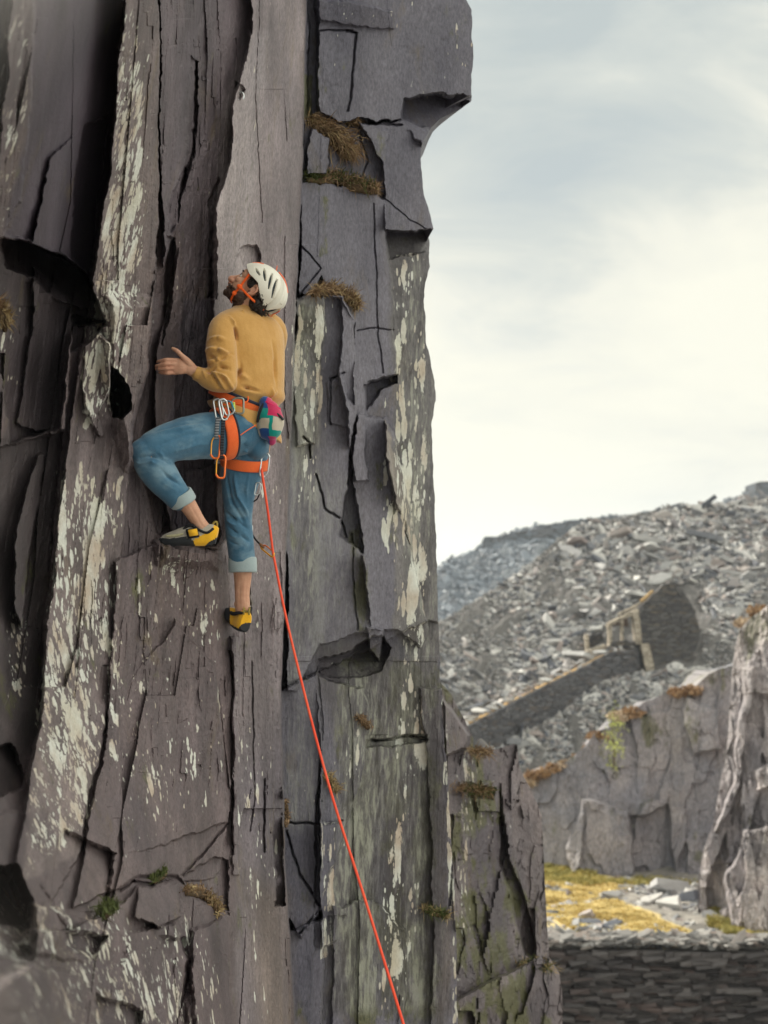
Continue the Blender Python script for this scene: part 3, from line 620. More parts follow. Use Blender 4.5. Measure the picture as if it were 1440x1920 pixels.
# ------------------------------------------------------------------ ground
def ground():
    def fn(t, b):
        o = t.new('ShaderNodeNewGeometry').outputs['Position']
        n = t.noise(o, 0.35, 6, 0.6); f = t.noise(o, 3.0, 8, 0.7); v = t.vor(o, 2.2, 'F1', 1)
        grav = t.mix(f, (0.13, 0.125, 0.12), (0.42, 0.40, 0.37)); bw = t.new('ShaderNodeRGBToBW'); t.put(bw.inputs[0], v)
        grav = t.mix(1.0, grav, t.mix(bw.outputs[0], (0.7, 0.7, 0.7), (1.3, 1.28, 1.25)), 'MULTIPLY')
        yl = t.attr('yellow', 'Fac'); yn = t.map(t.math('ADD', t.math('MULTIPLY', yl, 1.0), t.math('MULTIPLY', t.math('SUBTRACT', t.noise(o, 1.6, 7, .7), .5), 1.3)), .42, .60, 0, .9, True); t.put(b.inputs['Base Color'], t.mix(yn, grav, t.mix(f, (.50, .38, .16), (.80, .66, .34)))); t.put(b.inputs['Normal'], t.bump(t.math('ADD', f, t.math('MULTIPLY', bw.outputs[0], .4)), 0.8, 0.12))
    m = mat('slate gravel', (.2, .2, .2), 0.85, 0.2, fn=fn)
    mb = MB(); E = 700.0
    # one sheet: pit floor, a step up at the retaining wall, the terrace behind it
    xs = np.concatenate([[-E, -200, -60], np.linspace(-2, 20, 260), [26, 34], [60, 200, E]]); ys = np.concatenate([[-60, 0, 15, 29.9], np.linspace(30.15, 44, 240), [48, 52, 60], [90, 200, E]])
    X, Y = np.meshgrid(xs, ys); Z = np.where(Y < 30, -4.0, 0.0) + np.where(Y > 30, 0.22 * fbm(X / 3, Y / 3, 2, 4) + 0.10 * fbm(X * 1.5, Y * 1.5, 4, 3), 0)
    Z = np.where(Y > 80, -3, Z)
    me = np_mesh('ground', np.stack([X, Y, Z], -1), grid_faces(len(ys), len(xs))); o = link('ground', me, [m], smooth=True)
    gx, gy, gd_ = proj(np.stack([X, Y, Z * 0], -1)); gx = gx + 30 * fbm(X / 1.5, Y / 2, 3, 4); gy = gy + 10 * fbm(X / 1.5, Y / 2, 4, 4)
    yel = np.maximum(pmask([(900, 1640), (1100, 1652), (1180, 1662), (1140, 1680), (1160, 1695), (1200, 1710), (1300, 1752), (1290, 1775), (1130, 1770), (1060, 1742), (900, 1722)], gx, gy, 9), .7 * pmask([(900, 1620), (1100, 1640), (1310, 1650), (1310, 1662), (900, 1662)], gx, gy, 5)) * (Y > 30) * (Y < 60)
    set_attr(me, 'yellow', 'FLOAT', yel)
    tag(o, 'grey slate gravel quarry floor', kind='structure')
ground()

# ------------------------------------------------------------------ rocks
def rock_shapes(n, seed, flat=0.35):
    r = np.random.default_rng(seed); out = []
    import bmesh
    for i in range(n):
        bm = bmesh.new(); k = 12
        ang = np.sort(r.random(7)) * 2 * math.pi
        for a in ang:
            q = 0.72 + 0.4 * r.random()
            for z in (-1, 1):
                bm.verts.new((q * math.cos(a) * (1 + .12 * r.normal()), q * 0.72 * math.sin(a) * (1 + .12 * r.normal()), z * flat * (0.6 + 0.5 * r.random())))
        bm.verts.ensure_lookup_table(); res = bmesh.ops.convex_hull(bm, input=bm.verts)
        bmesh.ops.delete(bm, geom=list({g for g in res['geom_interior'] + res['geom_unused'] if isinstance(g, bmesh.types.BMVert)}), context='VERTS')
        bmesh.ops.triangulate(bm, faces=bm.faces)
        bm.verts.index_update(); V = np.array([v.co[:] for v in bm.verts]); Fs = np.array([[v.index for v in f.verts] for f in bm.faces]); bm.free(); out.append((V, Fs))
    return out
ROCKS = rock_shapes(16, 4)
def rot_mats(n, r, tilt):
    """random lie of slate blocks, mostly flat"""
    yaw = r.random(n) * 2 * math.pi; tx = r.normal(0, tilt, n); ty = r.normal(0, tilt, n); M = np.zeros((n, 3, 3))
    for i in range(n):
        M[i] = np.array((Matrix.Rotation(ty[i], 3, 'Y') @ Matrix.Rotation(tx[i], 3, 'X') @ Matrix.Rotation(yaw[i], 3, 'Z')))
    return M
def slate_mat(name, c1, c2, warm, rough=0.6):
    def fn(t, b):
        o = t.new('ShaderNodeNewGeometry').outputs['Position']; tint = t.attr('shade', 'Fac')
        oi = t.new('ShaderNodeObjectInfo').outputs['Random']
        n = t.noise(o, 2.5, 6, 0.65); k = t.math('FRACT', t.math('ADD', tint, oi))
        c = t.mix(k, c1, c2); c = t.mix(t.map(t.math('FRACT', t.math('MULTIPLY', k, 7.3)), 0.7, 1.0, 0, 0.8), c, warm)
        c = t.mix(1.0, c, t.mix(n, (.65, .65, .65), (1.35, 1.35, 1.35)), 'MULTIPLY'); t.put(b.inputs['Base Color'], c)
        t.put(b.inputs['Normal'], t.bump(n, 0.5, 0.05))
    return mat(name, c1, rough, 0.5, fn=fn)
M_SCREE = slate_mat('broken slate', (0.06, 0.07, 0.095), (0.54, 0.53, 0.51), (0.30, 0.24, 0.22))
M_SCREEF = slate_mat('far broken slate', (0.06, 0.085, 0.115), (0.22, 0.255, 0.30), (0.17, 0.18, 0.20))  # slate tinted blue so the colour itself carries distance haze
def merge_rocks(name, C, Sz, M, material, label, r, kind='stuff', shapes=None):
    shapes = shapes or ROCKS; sel = r.integers(0, len(shapes), len(C)); Vs, Fs, Sh = [], [], []; n = 0
    for k, (v, f) in enumerate(shapes):
        ii = np.where(sel == k)[0]
        if len(ii) == 0: continue
        vv = np.einsum('nij,nvj->nvi', M[ii], v[None] * Sz[ii][:, None, :]) + C[ii][:, None, :]
        Vs.append(vv.reshape(-1, 3)); m = len(v); Fs.append((f[None] + (np.arange(len(ii)) * m)[:, None, None] + n).reshape(-1, 3)); n += len(ii) * m
        Sh.append(np.repeat(r.random(len(ii)), m))
    me = np_mesh(name, np.vstack(Vs), np.vstack(Fs)); set_attr(me, 'shade', 'FLOAT', np.concatenate(Sh))
    o = link(name, me, [material], smooth=False); tag(o, label, kind=kind); return o
ROCK_ME = []
for v, f in ROCKS:
    me = np_mesh('slate_block', v, f); me.materials.append(M_SCREE); me.polygons.foreach_set('use_smooth', np.zeros(len(me.polygons), bool)); set_attr(me, 'shade', 'FLOAT', np.zeros(len(v))); ROCK_ME.append(me)

# spoil heaps: a surface stretched between a toe line and a ridge line
class Heap:
    def __init__(s, toe, ridge): s.toe = np.array(toe, float); s.ridge = np.array(ridge, float)
    def ends(s, px):
        return [np.interp(px, L[:, 0], L[:, k]) for L in (s.toe, s.ridge) for k in (1, 2)]
    def pt(s, px, t):
        y0, d0, y1, d1 = s.ends(px); a0 = (960 - y0) / F; a1 = (960 - y1) / F
        D = d0 + t * (d1 - d0); Da = d0 * a0 + t * (d1 * a1 - d0 * a0); return D, 960 - F * Da / D
    def t_at(s, px, py):
        y0, d0, y1, d1 = s.ends(px); a0 = (960 - y0) / F; a1 = (960 - y1) / F; a = (960 - py) / F
        return np.clip((a * d0 - d0 * a0) / ((d1 * a1 - d0 * a0) - a * (d1 - d0)), -0.3, 1)
    def D(s, px, py): return s.pt(px, s.t_at(px, py))[0]
    def W(s, px, py): t = s.t_at(px, py); D, y = s.pt(px, t); return P(px, y, D)
near = Heap([(600, 1540, 50), (860, 1500, 54), (980, 1500, 56), (1200, 1440, 58), (1440, 1340, 60), (1700, 1300, 62)],
            [(600, 1340, 60), (760, 1220, 65), (822, 1168, 67), (889, 1129, 70), (978, 1071, 74), (1049, 1009, 78), (1084, 986, 79.5), (1187, 966, 81), (1244, 953, 82), (1300, 955, 82.5), (1355, 944, 83.5), (1440, 934, 84.5), (1560, 900, 86), (1700, 880, 88)])
far = Heap([(500, 1500, 130), (1800, 1350, 130)],
           [(500, 1200, 175), (700, 1110, 185), (820, 1066, 190), (860, 1046, 192), (907, 1026, 194), (953, 1004, 196), (1004, 990, 198), (1084, 977, 202), (1191, 966, 205), (1300, 955, 210), (1355, 941, 212), (1418, 920, 215), (1440, 914, 216), (1700, 850, 222)])
def heap_mesh(name, h, nx, nt, x0, x1, amp, label, c1, c2):
    px = np.linspace(x0, x1, nx)[None].repeat(nt, 0); t = np.linspace(-0.25, 1, nt)[:, None].repeat(nx, 1)
    D, y = h.pt(px, t); Wd = P(px, y, D); Wd[..., 2] += amp * fbm(px / 30, t * 12, 3, 4) * np.clip((1 - t) * 8, 0, 1)
    top = Wd[-1]; bk = [top + np.array((0, k, -0.35 * k)) for k in (3, 30, 120)]
    allW = np.concatenate([Wd, np.stack(bk)], 0)
    def fn(tt, b):
        o = tt.new('ShaderNodeNewGeometry').outputs['Position']; f = tt.noise(o, 2.0, 8, 0.7)
        tt.put(b.inputs['Base Color'], tt.mix(f, c1, c2)); tt.put(b.inputs['Normal'], tt.bump(f, 1.0, 0.3))
    m = mat(name + ' fines', c1, 0.8, 0.3, fn=fn)
    o = link(name, np_mesh(name, allW.reshape(-1, 3), grid_faces(nt + 3, nx)), [m], smooth=False); tag(o, label, kind='structure')
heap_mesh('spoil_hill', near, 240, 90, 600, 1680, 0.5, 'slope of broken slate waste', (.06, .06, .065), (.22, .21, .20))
heap_mesh('distant_hill', far, 160, 60, 500, 1780, 1.5, 'bluish slate waste hill on the skyline', (.05, .065, .08), (.15, .175, .20))  # blue haze of distance put into the hill's colours

# ------------------------------------------------------------------ incline wall and ruin on the heap
def drystone(t, b, sc=1.0, c1=(.09, .088, .095), c2=(.20, .19, .195), warm=(.16, .12, .10)):
    o = t.new('ShaderNodeNewGeometry').outputs['Position']
    w_ = t.new('ShaderNodeTexNoise'); t.put(w_.inputs[0], t.scale(o, (sc * .8, sc * .8, sc * 1.5))); t.put(w_.inputs['Scale'], 1.0); t.put(w_.inputs['Detail'], 3)
    v = t.vmath('ADD', t.scale(o, (1.6 * sc, 1.6 * sc, 6.5 * sc)), t.scale(w_.outputs[1], (.5, .5, .9)))
    cc = t.new('ShaderNodeSeparateColor'); t.put(cc.inputs[0], t.vor(v, 1.0, 'F1', 1)); ed = t.map(t.vor(v, 1.0, 'DISTANCE_TO_EDGE', 0), 0.0, 0.07, 0, 1, True)
    f = t.noise(o, 9 * sc, 6, 0.65); c = t.mix(cc.outputs[0], c1, c2); c = t.mix(t.map(cc.outputs[1], .72, 1, 0, .8), c, warm)
    c = t.mix(1.0, c, t.mix(f, (.6, .6, .6), (1.4, 1.4, 1.4)), 'MULTIPLY'); c = t.mix(ed, (.045, .043, .045), c)
    t.put(b.inputs['Base Color'], c)
    t.put(b.inputs['Normal'], t.bump(t.math('ADD', t.math('MULTIPLY', ed, t.math('ADD', 0.6, cc.outputs[2])), t.math('MULTIPLY', f, .3)), 1.0, 0.12 / sc))
M_DRY = mat('dry stone slate', (.15, .15, .16), 0.8, 0.25, fn=lambda t, b: drystone(t, b, 1.6, (.045, .046, .055), (.12, .12, .13), (.10, .08, .07)))  # ramp wall stone, darkened so its colour carries the shade
M_DRYN = mat('ruin stone', (.1, .1, .1), 0.85, 0.2, fn=lambda t, b: drystone(t, b, 1.7, (.055, .054, .06), (.13, .125, .125), (.14, .11, .08)))
M_SUNTINT = mat('sunlit tinted stone', (.42, .34, .24), 0.85, 0.2, fn=lambda t, b: drystone(t, b, 2.2, (.38, .33, .26), (.56, .50, .41), (.4, .33, .26)))  # paler copy of the ruin stone, sunlight put into its colour
M_DARKIN = mat('dark rear wall', (.09, .06, .045), 0.9, 0.1)  # plain dark brown, used behind the ruin's openings
M_ORG = mat('dead bracken', (.34, .19, .08), 0.95, 0.05, fn=lambda t, b: t.put(b.inputs['Base Color'], t.mix(t.noise(t.new('ShaderNodeNewGeometry').outputs['Position'], 3.0, 6, .7), (.30, .19, .09), (.60, .43, .22))))
M_GOLD = mat('dry grass', (.4, .3, .1), 0.95, 0.05, fn=lambda t, b: t.put(b.inputs['Base Color'], t.mix(t.noise(t.new('ShaderNodeNewGeometry').outputs['Position'], 6.0, 6, .7), (.20, .15, .06), (.50, .38, .17))))

def incline():
    bot = np.array([(860, 1440), (885, 1425), (929, 1404), (978, 1373), (1049, 1331), (1111, 1282), (1151, 1264), (1200, 1250)], float)
    top = np.array([(860, 1372), (880, 1362), (929, 1337), (995, 1302), (1050, 1275), (1084, 1258), (1147, 1224), (1200, 1216)], float)
    n = 90; s = np.linspace(0, 1, n); xb = np.interp(s, np.linspace(0, 1, len(bot)), bot[:, 0]); yb = np.interp(xb, bot[:, 0], bot[:, 1]); yt = np.interp(xb, top[:, 0], top[:, 1]) + 1.5 * fbm(s * 40, s * 0, 2, 3)
    Db = near.D(xb, yb) - 0.4; B = P(xb, yb + 6, Db); zt = (P(xb, yt, Db))[:, 2]
    T1 = B.copy(); T1[:, 2] = zt; T1[:, 1] += 0.25; T2 = T1 + np.array((0, 0.9, 0)); B2 = B + np.array((0, 1.2, 0))
    R = np.stack([B2, B, T1, T2], 1); mb = MB(); mb.rings(R)
    root = mb.build('incline_wall', [M_DRY], origin=tuple(B[n // 2]), smooth=False)
    tag(root, 'long ramped dry stone retaining wall climbing the slate heap to the ruin', 'retaining wall')
    # grass strip along the top of the ramp, filling back to the heap
    G1 = T2 + np.array((0, 0, .03)); G0 = T1 + np.array((0, .45, .03)); rows = [G0, G1]
    xt, yt2, _ = proj(G1)
    H = near.W(np.clip(xb - 2, 0, 2000), np.minimum(yt - 3, 1440)); rows.append(H + np.array((0, .5, .12)))
    A_ = np.stack(rows, 0); me = np_mesh('grass_strip', A_, grid_faces(3, n)); o = link('dry_grass_strip', me, [M_ORG], smooth=False); tag(o, 'strip of orange dead grass along the top of the ramp wall', kind='stuff')
    r = np.random.default_rng(8); k = 380; i = r.integers(0, n, k); f = r.random(k); C = G0[i] * (1 - f[:, None]) + rows[2][i] * f[:, None] + r.normal(0, .12, (k, 3)); s_ = r.uniform(.06, .30, k)
    return C, np.stack([s_ * 1.3, s_, s_ * .4], 1)
INC = incline()
def ruin():
    D0 = float(near.D(1255, 1225)) - 0.8; k = D0 / F      # metres per pixel here
    o = P(1250, 1225, D0); root = empty('ruined_building', tuple(o)); tag(root, 'roofless ruined slate quarry building with one tall gable on the heap', 'ruin')
    def prism(name, poly, y0, y1, m, parent=root, jag=0):
        q = []
        poly = np.array(poly, float)
        if jag:
            L = np.vstack([poly, poly[:1]]); pp = []
            for i in range(len(poly)):
                nseg = max(1, int(np.hypot(*(L[i + 1] - L[i])) / 5))
                for t in np.linspace(0, 1, nseg, endpoint=False): pp.append(L[i] + (L[i + 1] - L[i]) * t + (jag * RNG.normal(0, 1, 2) if t > 0 else 0))
            poly = np.array(pp)
        base = P(poly[:, 0], poly[:, 1], D0); mb = MB()
        mb.rings(np.stack([base + np.array((0, y0, 0)), base + np.array((0, y1, 0))])); return mb.build(name, [m], parent, smooth=False)
    prism('gable_wall', [(1202, 1250), (1199, 1205), (1194, 1150), (1197, 1140), (1216, 1124), (1244, 1096), (1256, 1093), (1270, 1096), (1287, 1117), (1303, 1143), (1311, 1175), (1312, 1200), (1300, 1230), (1260, 1262)], 0, 0.7, M_DRYN, jag=.9)
    # long side wall running left and back, with window openings framed in sunlit-tinted stone
    prism('low_wall', [(1147, 1206), (1172, 1200), (1199, 1204), (1201, 1255), (1175, 1266), (1147, 1270)], .15, 0.8, M_DRYN, jag=.8)
    prism('pier', [(1142, 1172), (1149, 1168), (1150, 1206), (1144, 1206)], .3, .8, M_SUNTINT, jag=.3)
    prism('pier', [(1166, 1160), (1171, 1158), (1172, 1202), (1168, 1202)], .3, .7, M_SUNTINT)
    prism('pier', [(1187, 1148), (1197, 1143), (1203, 1207), (1193, 1208)], -.1, .7, M_SUNTINT, jag=.5)
    prism('lintel', [(1141, 1176), (1142, 1169), (1196, 1141), (1197, 1149)], .2, .9, M_SUNTINT)
    prism('roof_beam', [(1163, 1153), (1166, 1149), (1221, 1122), (1222, 1128)], .6, .9, M_SUNTINT)
    prism('roof_beam', [(1205, 1126), (1228, 1106), (1230, 1110), (1209, 1130)], .5, .8, M_ORG)
    prism('annex_wall', [(1100, 1232), (1098, 1222), (1145, 1206), (1147, 1236), (1125, 1240)], .1, .8, M_SUNTINT, jag=.8)
    prism('pier', [(1101, 1192), (1107, 1190), (1109, 1222), (1103, 1224)], .6, 1.1, M_SUNTINT, jag=.3)
    prism('annex_wall', [(1105, 1196), (1140, 1186), (1144, 1208), (1104, 1222)], 1.6, 2.1, M_DRYN, jag=.6)
    prism('buttress', [(1199, 1208), (1212, 1206), (1219, 1230), (1224, 1256), (1208, 1262)], -.5, .1, M_SUNTINT, jag=.7)
    # rear wall of the roofless room seen through the openings
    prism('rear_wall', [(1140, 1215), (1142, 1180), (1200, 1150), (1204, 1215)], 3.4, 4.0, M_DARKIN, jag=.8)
    t2 = P(np.array([1302, 1311]), np.array([1143, 1200]), D0); mb = MB()
    mb.box((t2[0] + t2[1]) / 2 + np.array((-.28, 2.2, 0)), (.25, 0, 0), (0, 1.5, 0), (0, 0, .75)); mb.build('side_wall', [M_DRYN], root, smooth=False)
ruin()

# ------------------------------------------------------------------ scree: 300 largest blocks as things, the rest one mass
def in_wallband(px, py):
    top = np.interp(px, [860, 1147, 1200, 1205, 1325], [1380, 1228, 1216, 1100, 1100]); bot = np.interp(px, [860, 929, 1049, 1151, 1225, 1325], [1440, 1404, 1331, 1266, 1262, 1250])
    a = (px > 860) & (px < 1318) & (py > top - 6) & (py < bot - 2)
    b = (px > 1092) & (px < 1200) & (py > np.interp(px, [1092, 1240], [1205, 1090])) & (py < 1266)
    return a | b
def scree():
    r = np.random.default_rng(77)
    N = 44000; px = r.uniform(760, 1500, N); y0, d0, y1, d1 = near.ends(px); py = r.uniform(0, 1, N) * (1460 - y1) + y1 - 2
    keep = ~in_wallband(px, py); px, py = px[keep], py[keep]; n = len(px)
    D = near.D(px, py); C = P(px, py, D)
    patch = np.clip(0.9 + 1.6 * fbm(px / 110, py / 110, 5, 3), 0.35, 2.0)
    big = np.interp(py, [950, 1150, 1400], [1.15, 1.0, .70]) * patch
    s = np.exp(r.normal(-2.08, 0.52, n)) * big; s = np.clip(s, 0.06, .9)
    Sz = np.stack([s * r.uniform(.8, 1.5, n), s * r.uniform(.7, 1.1, n), s * r.uniform(.18, .6, n)], 1)
    C[:, 2] += s * 0.10; C[:, 1] -= s * .1
    M = rot_mats(n, r, 0.50); Tl = np.array(Matrix.Rotation(math.radians(8), 3, 'X')); M = np.einsum('ij,njk->nik', Tl, M)
    area = Sz[:, 0] * Sz[:, 1] / D ** 2; vis = (px > 826) & (px < 1440) & ((px > 900) | (py < 1250)) & (py < np.interp(px, [826, 870, 980, 1060, 1200, 1330, 1380, 1440], [1290, 1340, 1440, 1420, 1325, 1260, 1170, 1120]))
    order = np.argsort(-area * vis); top = order[:300]; rest = order[300:]
    zone = {}
    for j in top:
        me = ROCK_ME[int(r.integers(0, len(ROCK_ME)))]; o = bpy.data.objects.new('slate_block', me); COL.objects.link(o)
        M4 = Matrix(M[j].tolist()).to_4x4() @ Matrix.Diagonal((*Sz[j], 1)); M4.translation = C[j]; o.matrix_world = M4; o['group'] = 'slate blocks lying on the spoil heap'; o['category'] = 'rock'
        x, y = px[j], py[j]; yr = near.ends(x)[2]; d = y - yr; lie = abs(M[j][2, 2]); big_ = Sz[j].max()
        where = 'by the cliff edge' if x < 950 else 'left of the ruin' if x < 1095 else ('above the ruin' if y < 1150 else 'below the ruin') if x < 1320 else 'right of the gable'
        row = 'at the skyline' if d < 28 else 'high on the heap' if d < 85 else 'midway up the heap' if d < 150 else 'low on the heap'
        zone.setdefault(('broad' if big_ > .62 else 'smaller', 'flat' if lie > .92 else 'tilted' if lie > .72 else 'steeply tipped', row, where), []).append((x, o))
    ords = ['leftmost', 'second', 'third', 'fourth', 'fifth', 'sixth', 'seventh', 'eighth', 'ninth', 'tenth', 'eleventh', 'twelfth', 'thirteenth', 'fourteenth', 'fifteenth', 'sixteenth', 'seventeenth', 'eighteenth', 'nineteenth', 'twentieth', 'twenty-first', 'twenty-second', 'twenty-third', 'twenty-fourth', 'twenty-fifth', 'twenty-sixth', 'twenty-seventh', 'twenty-eighth', 'twenty-ninth', 'thirtieth']
    for (a_, b_, row, where), L_ in zone.items():
        L_.sort(key=lambda q: q[0])
        for k_, (x, o) in enumerate(L_):
            n_ = ords[min(k_, 29)]; o['label'] = f'{a_} {b_} slate block {row} {where}' + ('' if len(L_) == 1 else f', {n_} such' if k_ == 0 else f', {n_} from left')
    merge_rocks('scree', C[rest], Sz[rest], M[rest], M_SCREE, 'loose mass of broken slate covering the heap', r)
    merge_rocks('ramp_rubble', INC[0], INC[1], rot_mats(len(INC[0]), r, .3), M_SCREE, 'small slate pieces fallen along the top of the ramp wall', r)
    # boulders along the skyline and the finer distant tip
    N = 20000; px = r.uniform(760, 1500, N); y0, d0, y1, d1 = far.ends(px); py = y1 + r.uniform(0, 1, N) ** 1.2 * (1240 - y1)
    D = far.D(px, py); C = P(px, py, D); s = np.clip(np.exp(r.normal(-1.15, .45, N)), .15, 1.2); Sz = np.stack([s * r.uniform(.8, 1.5, N), s, s * r.uniform(.5, 1.2, N)], 1)
    C[:, 2] += .1 * s; M = rot_mats(N, r, .45); merge_rocks('distant_scree', C, Sz, M, M_SCREEF, 'fine bluish rubble on the distant tip', r)
scree()
# wall stubs on the skyline of the distant tip
def stub(poly, D, th, name, label):
    b = P([p[0] for p in poly], [p[1] for p in poly], D); mb = MB(); mb.rings(np.stack([b, b + np.array((0, th, 0))])); o = mb.build(name, [M_DRYD], origin=tuple(b.mean(0)), smooth=False); tag(o, label, 'wall')
M_DRYD = mat('distant dark stone', (.10, .12, .14), 0.9, 0.1, fn=lambda t, b: drystone(t, b, .35, (.08, .10, .12), (.16, .18, .21), (.14, .14, .15)))  # stone colour shifted to blue for the hazy distance
stub([(905, 1034), (906, 1014), (910, 1006), (936, 1006), (943, 1010), (950, 1004), (956, 999), (975, 997), (1003, 993), (1006, 986), (1060, 979), (1090, 974), (1190, 964), (1190, 985), (1100, 1000), (1000, 1010), (940, 1030)], 193, 4, 'skyline_wall', 'low broken wall along the distant skyline left of the heap')
stub([(1416, 930), (1417, 905), (1426, 903), (1500, 902), (1500, 935)], 205, 6, 'skyline_building', 'dark square ruin at the top of the skyline on the edge of the frame')

# ------------------------------------------------------------------ far cliffs round the quarry floor
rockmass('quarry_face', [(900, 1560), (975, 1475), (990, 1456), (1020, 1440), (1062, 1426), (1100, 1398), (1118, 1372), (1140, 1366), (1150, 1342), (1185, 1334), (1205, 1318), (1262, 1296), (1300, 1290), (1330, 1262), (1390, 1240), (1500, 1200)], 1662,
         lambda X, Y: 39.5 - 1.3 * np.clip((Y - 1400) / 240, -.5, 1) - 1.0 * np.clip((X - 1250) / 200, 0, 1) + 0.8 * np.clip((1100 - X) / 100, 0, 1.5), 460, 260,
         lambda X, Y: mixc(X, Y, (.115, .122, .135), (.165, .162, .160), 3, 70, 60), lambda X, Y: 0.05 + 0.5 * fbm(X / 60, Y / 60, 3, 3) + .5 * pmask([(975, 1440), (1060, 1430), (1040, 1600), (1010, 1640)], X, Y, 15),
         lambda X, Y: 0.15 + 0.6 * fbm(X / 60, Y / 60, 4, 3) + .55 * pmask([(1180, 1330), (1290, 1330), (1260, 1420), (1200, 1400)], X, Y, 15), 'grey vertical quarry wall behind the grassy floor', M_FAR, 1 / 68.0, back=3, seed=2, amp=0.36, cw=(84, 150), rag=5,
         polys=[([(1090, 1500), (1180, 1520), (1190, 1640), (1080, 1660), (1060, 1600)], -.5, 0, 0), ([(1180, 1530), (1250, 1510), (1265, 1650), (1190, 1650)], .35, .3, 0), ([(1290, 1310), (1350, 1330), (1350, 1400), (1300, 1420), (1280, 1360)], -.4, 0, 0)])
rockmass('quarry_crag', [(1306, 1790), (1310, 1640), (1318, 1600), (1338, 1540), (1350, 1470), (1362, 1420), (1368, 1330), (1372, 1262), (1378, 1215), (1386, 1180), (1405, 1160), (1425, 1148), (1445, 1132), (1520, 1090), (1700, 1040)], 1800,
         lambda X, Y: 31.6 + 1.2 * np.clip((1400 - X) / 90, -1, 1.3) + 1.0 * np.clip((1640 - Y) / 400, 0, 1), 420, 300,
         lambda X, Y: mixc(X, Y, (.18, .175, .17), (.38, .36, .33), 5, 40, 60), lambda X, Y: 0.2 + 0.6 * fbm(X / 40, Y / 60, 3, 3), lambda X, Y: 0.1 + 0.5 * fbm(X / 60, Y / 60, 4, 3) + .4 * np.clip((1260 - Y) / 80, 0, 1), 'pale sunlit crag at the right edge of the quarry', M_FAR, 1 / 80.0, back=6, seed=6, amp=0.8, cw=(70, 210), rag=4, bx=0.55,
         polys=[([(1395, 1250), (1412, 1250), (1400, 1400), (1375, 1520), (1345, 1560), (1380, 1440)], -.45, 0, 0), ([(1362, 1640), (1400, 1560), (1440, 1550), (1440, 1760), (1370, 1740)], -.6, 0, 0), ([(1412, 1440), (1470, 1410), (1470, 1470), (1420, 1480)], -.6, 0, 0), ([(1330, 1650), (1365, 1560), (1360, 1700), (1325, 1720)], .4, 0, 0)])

# ------------------------------------------------------------------ dry stone wall in the lower right
def terrace_wall():
    r = np.random.default_rng(9); root = empty('terrace_wall', (P(1240, 1800, 30)[0], 30, 0)); tag(root, 'dark dry stone slate wall along the bottom right, its top tumbled', 'stone wall')
    x0, x1 = 1.5, 11.5; z = -4.0; C, Sz, M = [], [], []
    while z < 0.0:
        h = r.uniform(.045, .095); x = x0 + r.uniform(-.2, 0)
        while x < x1:
            wd = r.uniform(.10, .46) * (1 + h * 3); C.append((x + wd / 2, 30.0 + r.uniform(-.09, .09), z + h / 2 + .012 * math.sin(x * 1.7 + z * 3))); Sz.append((wd / 2 * 1.0, .16, h / 2 * 1.08)); x += wd
        z += h
    C = np.array(C); Sz = np.array(Sz); n = len(C); a = r.normal(0, .07, n); ca, sa = np.cos(a), np.sin(a); Z0 = np.zeros(n); O1 = np.ones(n)
    M = np.stack([np.stack([ca, Z0, -sa], 1), np.stack([Z0, O1, Z0], 1), np.stack([sa, Z0, ca], 1)], 1)
    # blocky stones
    sh = []
    for i in range(8):
        V = np.array([(i_ * (1 + .10 * r.normal()), j_ * (1 + .3 * r.normal()), k_ * (1 + .18 * r.normal())) for i_ in (-1, 1) for j_ in (-1, 1) for k_ in (-1, 1)])
        Fs = [(0, 1, 3), (0, 3, 2), (4, 6, 7), (4, 7, 5), (0, 4, 5), (0, 5, 1), (2, 3, 7), (2, 7, 6), (0, 2, 6), (0, 6, 4), (1, 5, 7), (1, 7, 3)]; sh.append((V, np.array(Fs)))
    mw = slate_mat('dark wall slate', (.035, .031, .034), (.11, .10, .10), (.10, .07, .065), .85)
    o = merge_rocks('stonework', C, Sz, M, mw, None, r, kind=None, shapes=sh); o.parent = root
    o.data.transform(Matrix.Translation(-root.location))
terrace_wall()
M_TOP = slate_mat('wall top slate', (0.05, 0.05, 0.052), (0.26, 0.25, 0.24), (0.2, 0.16, 0.14), .6)
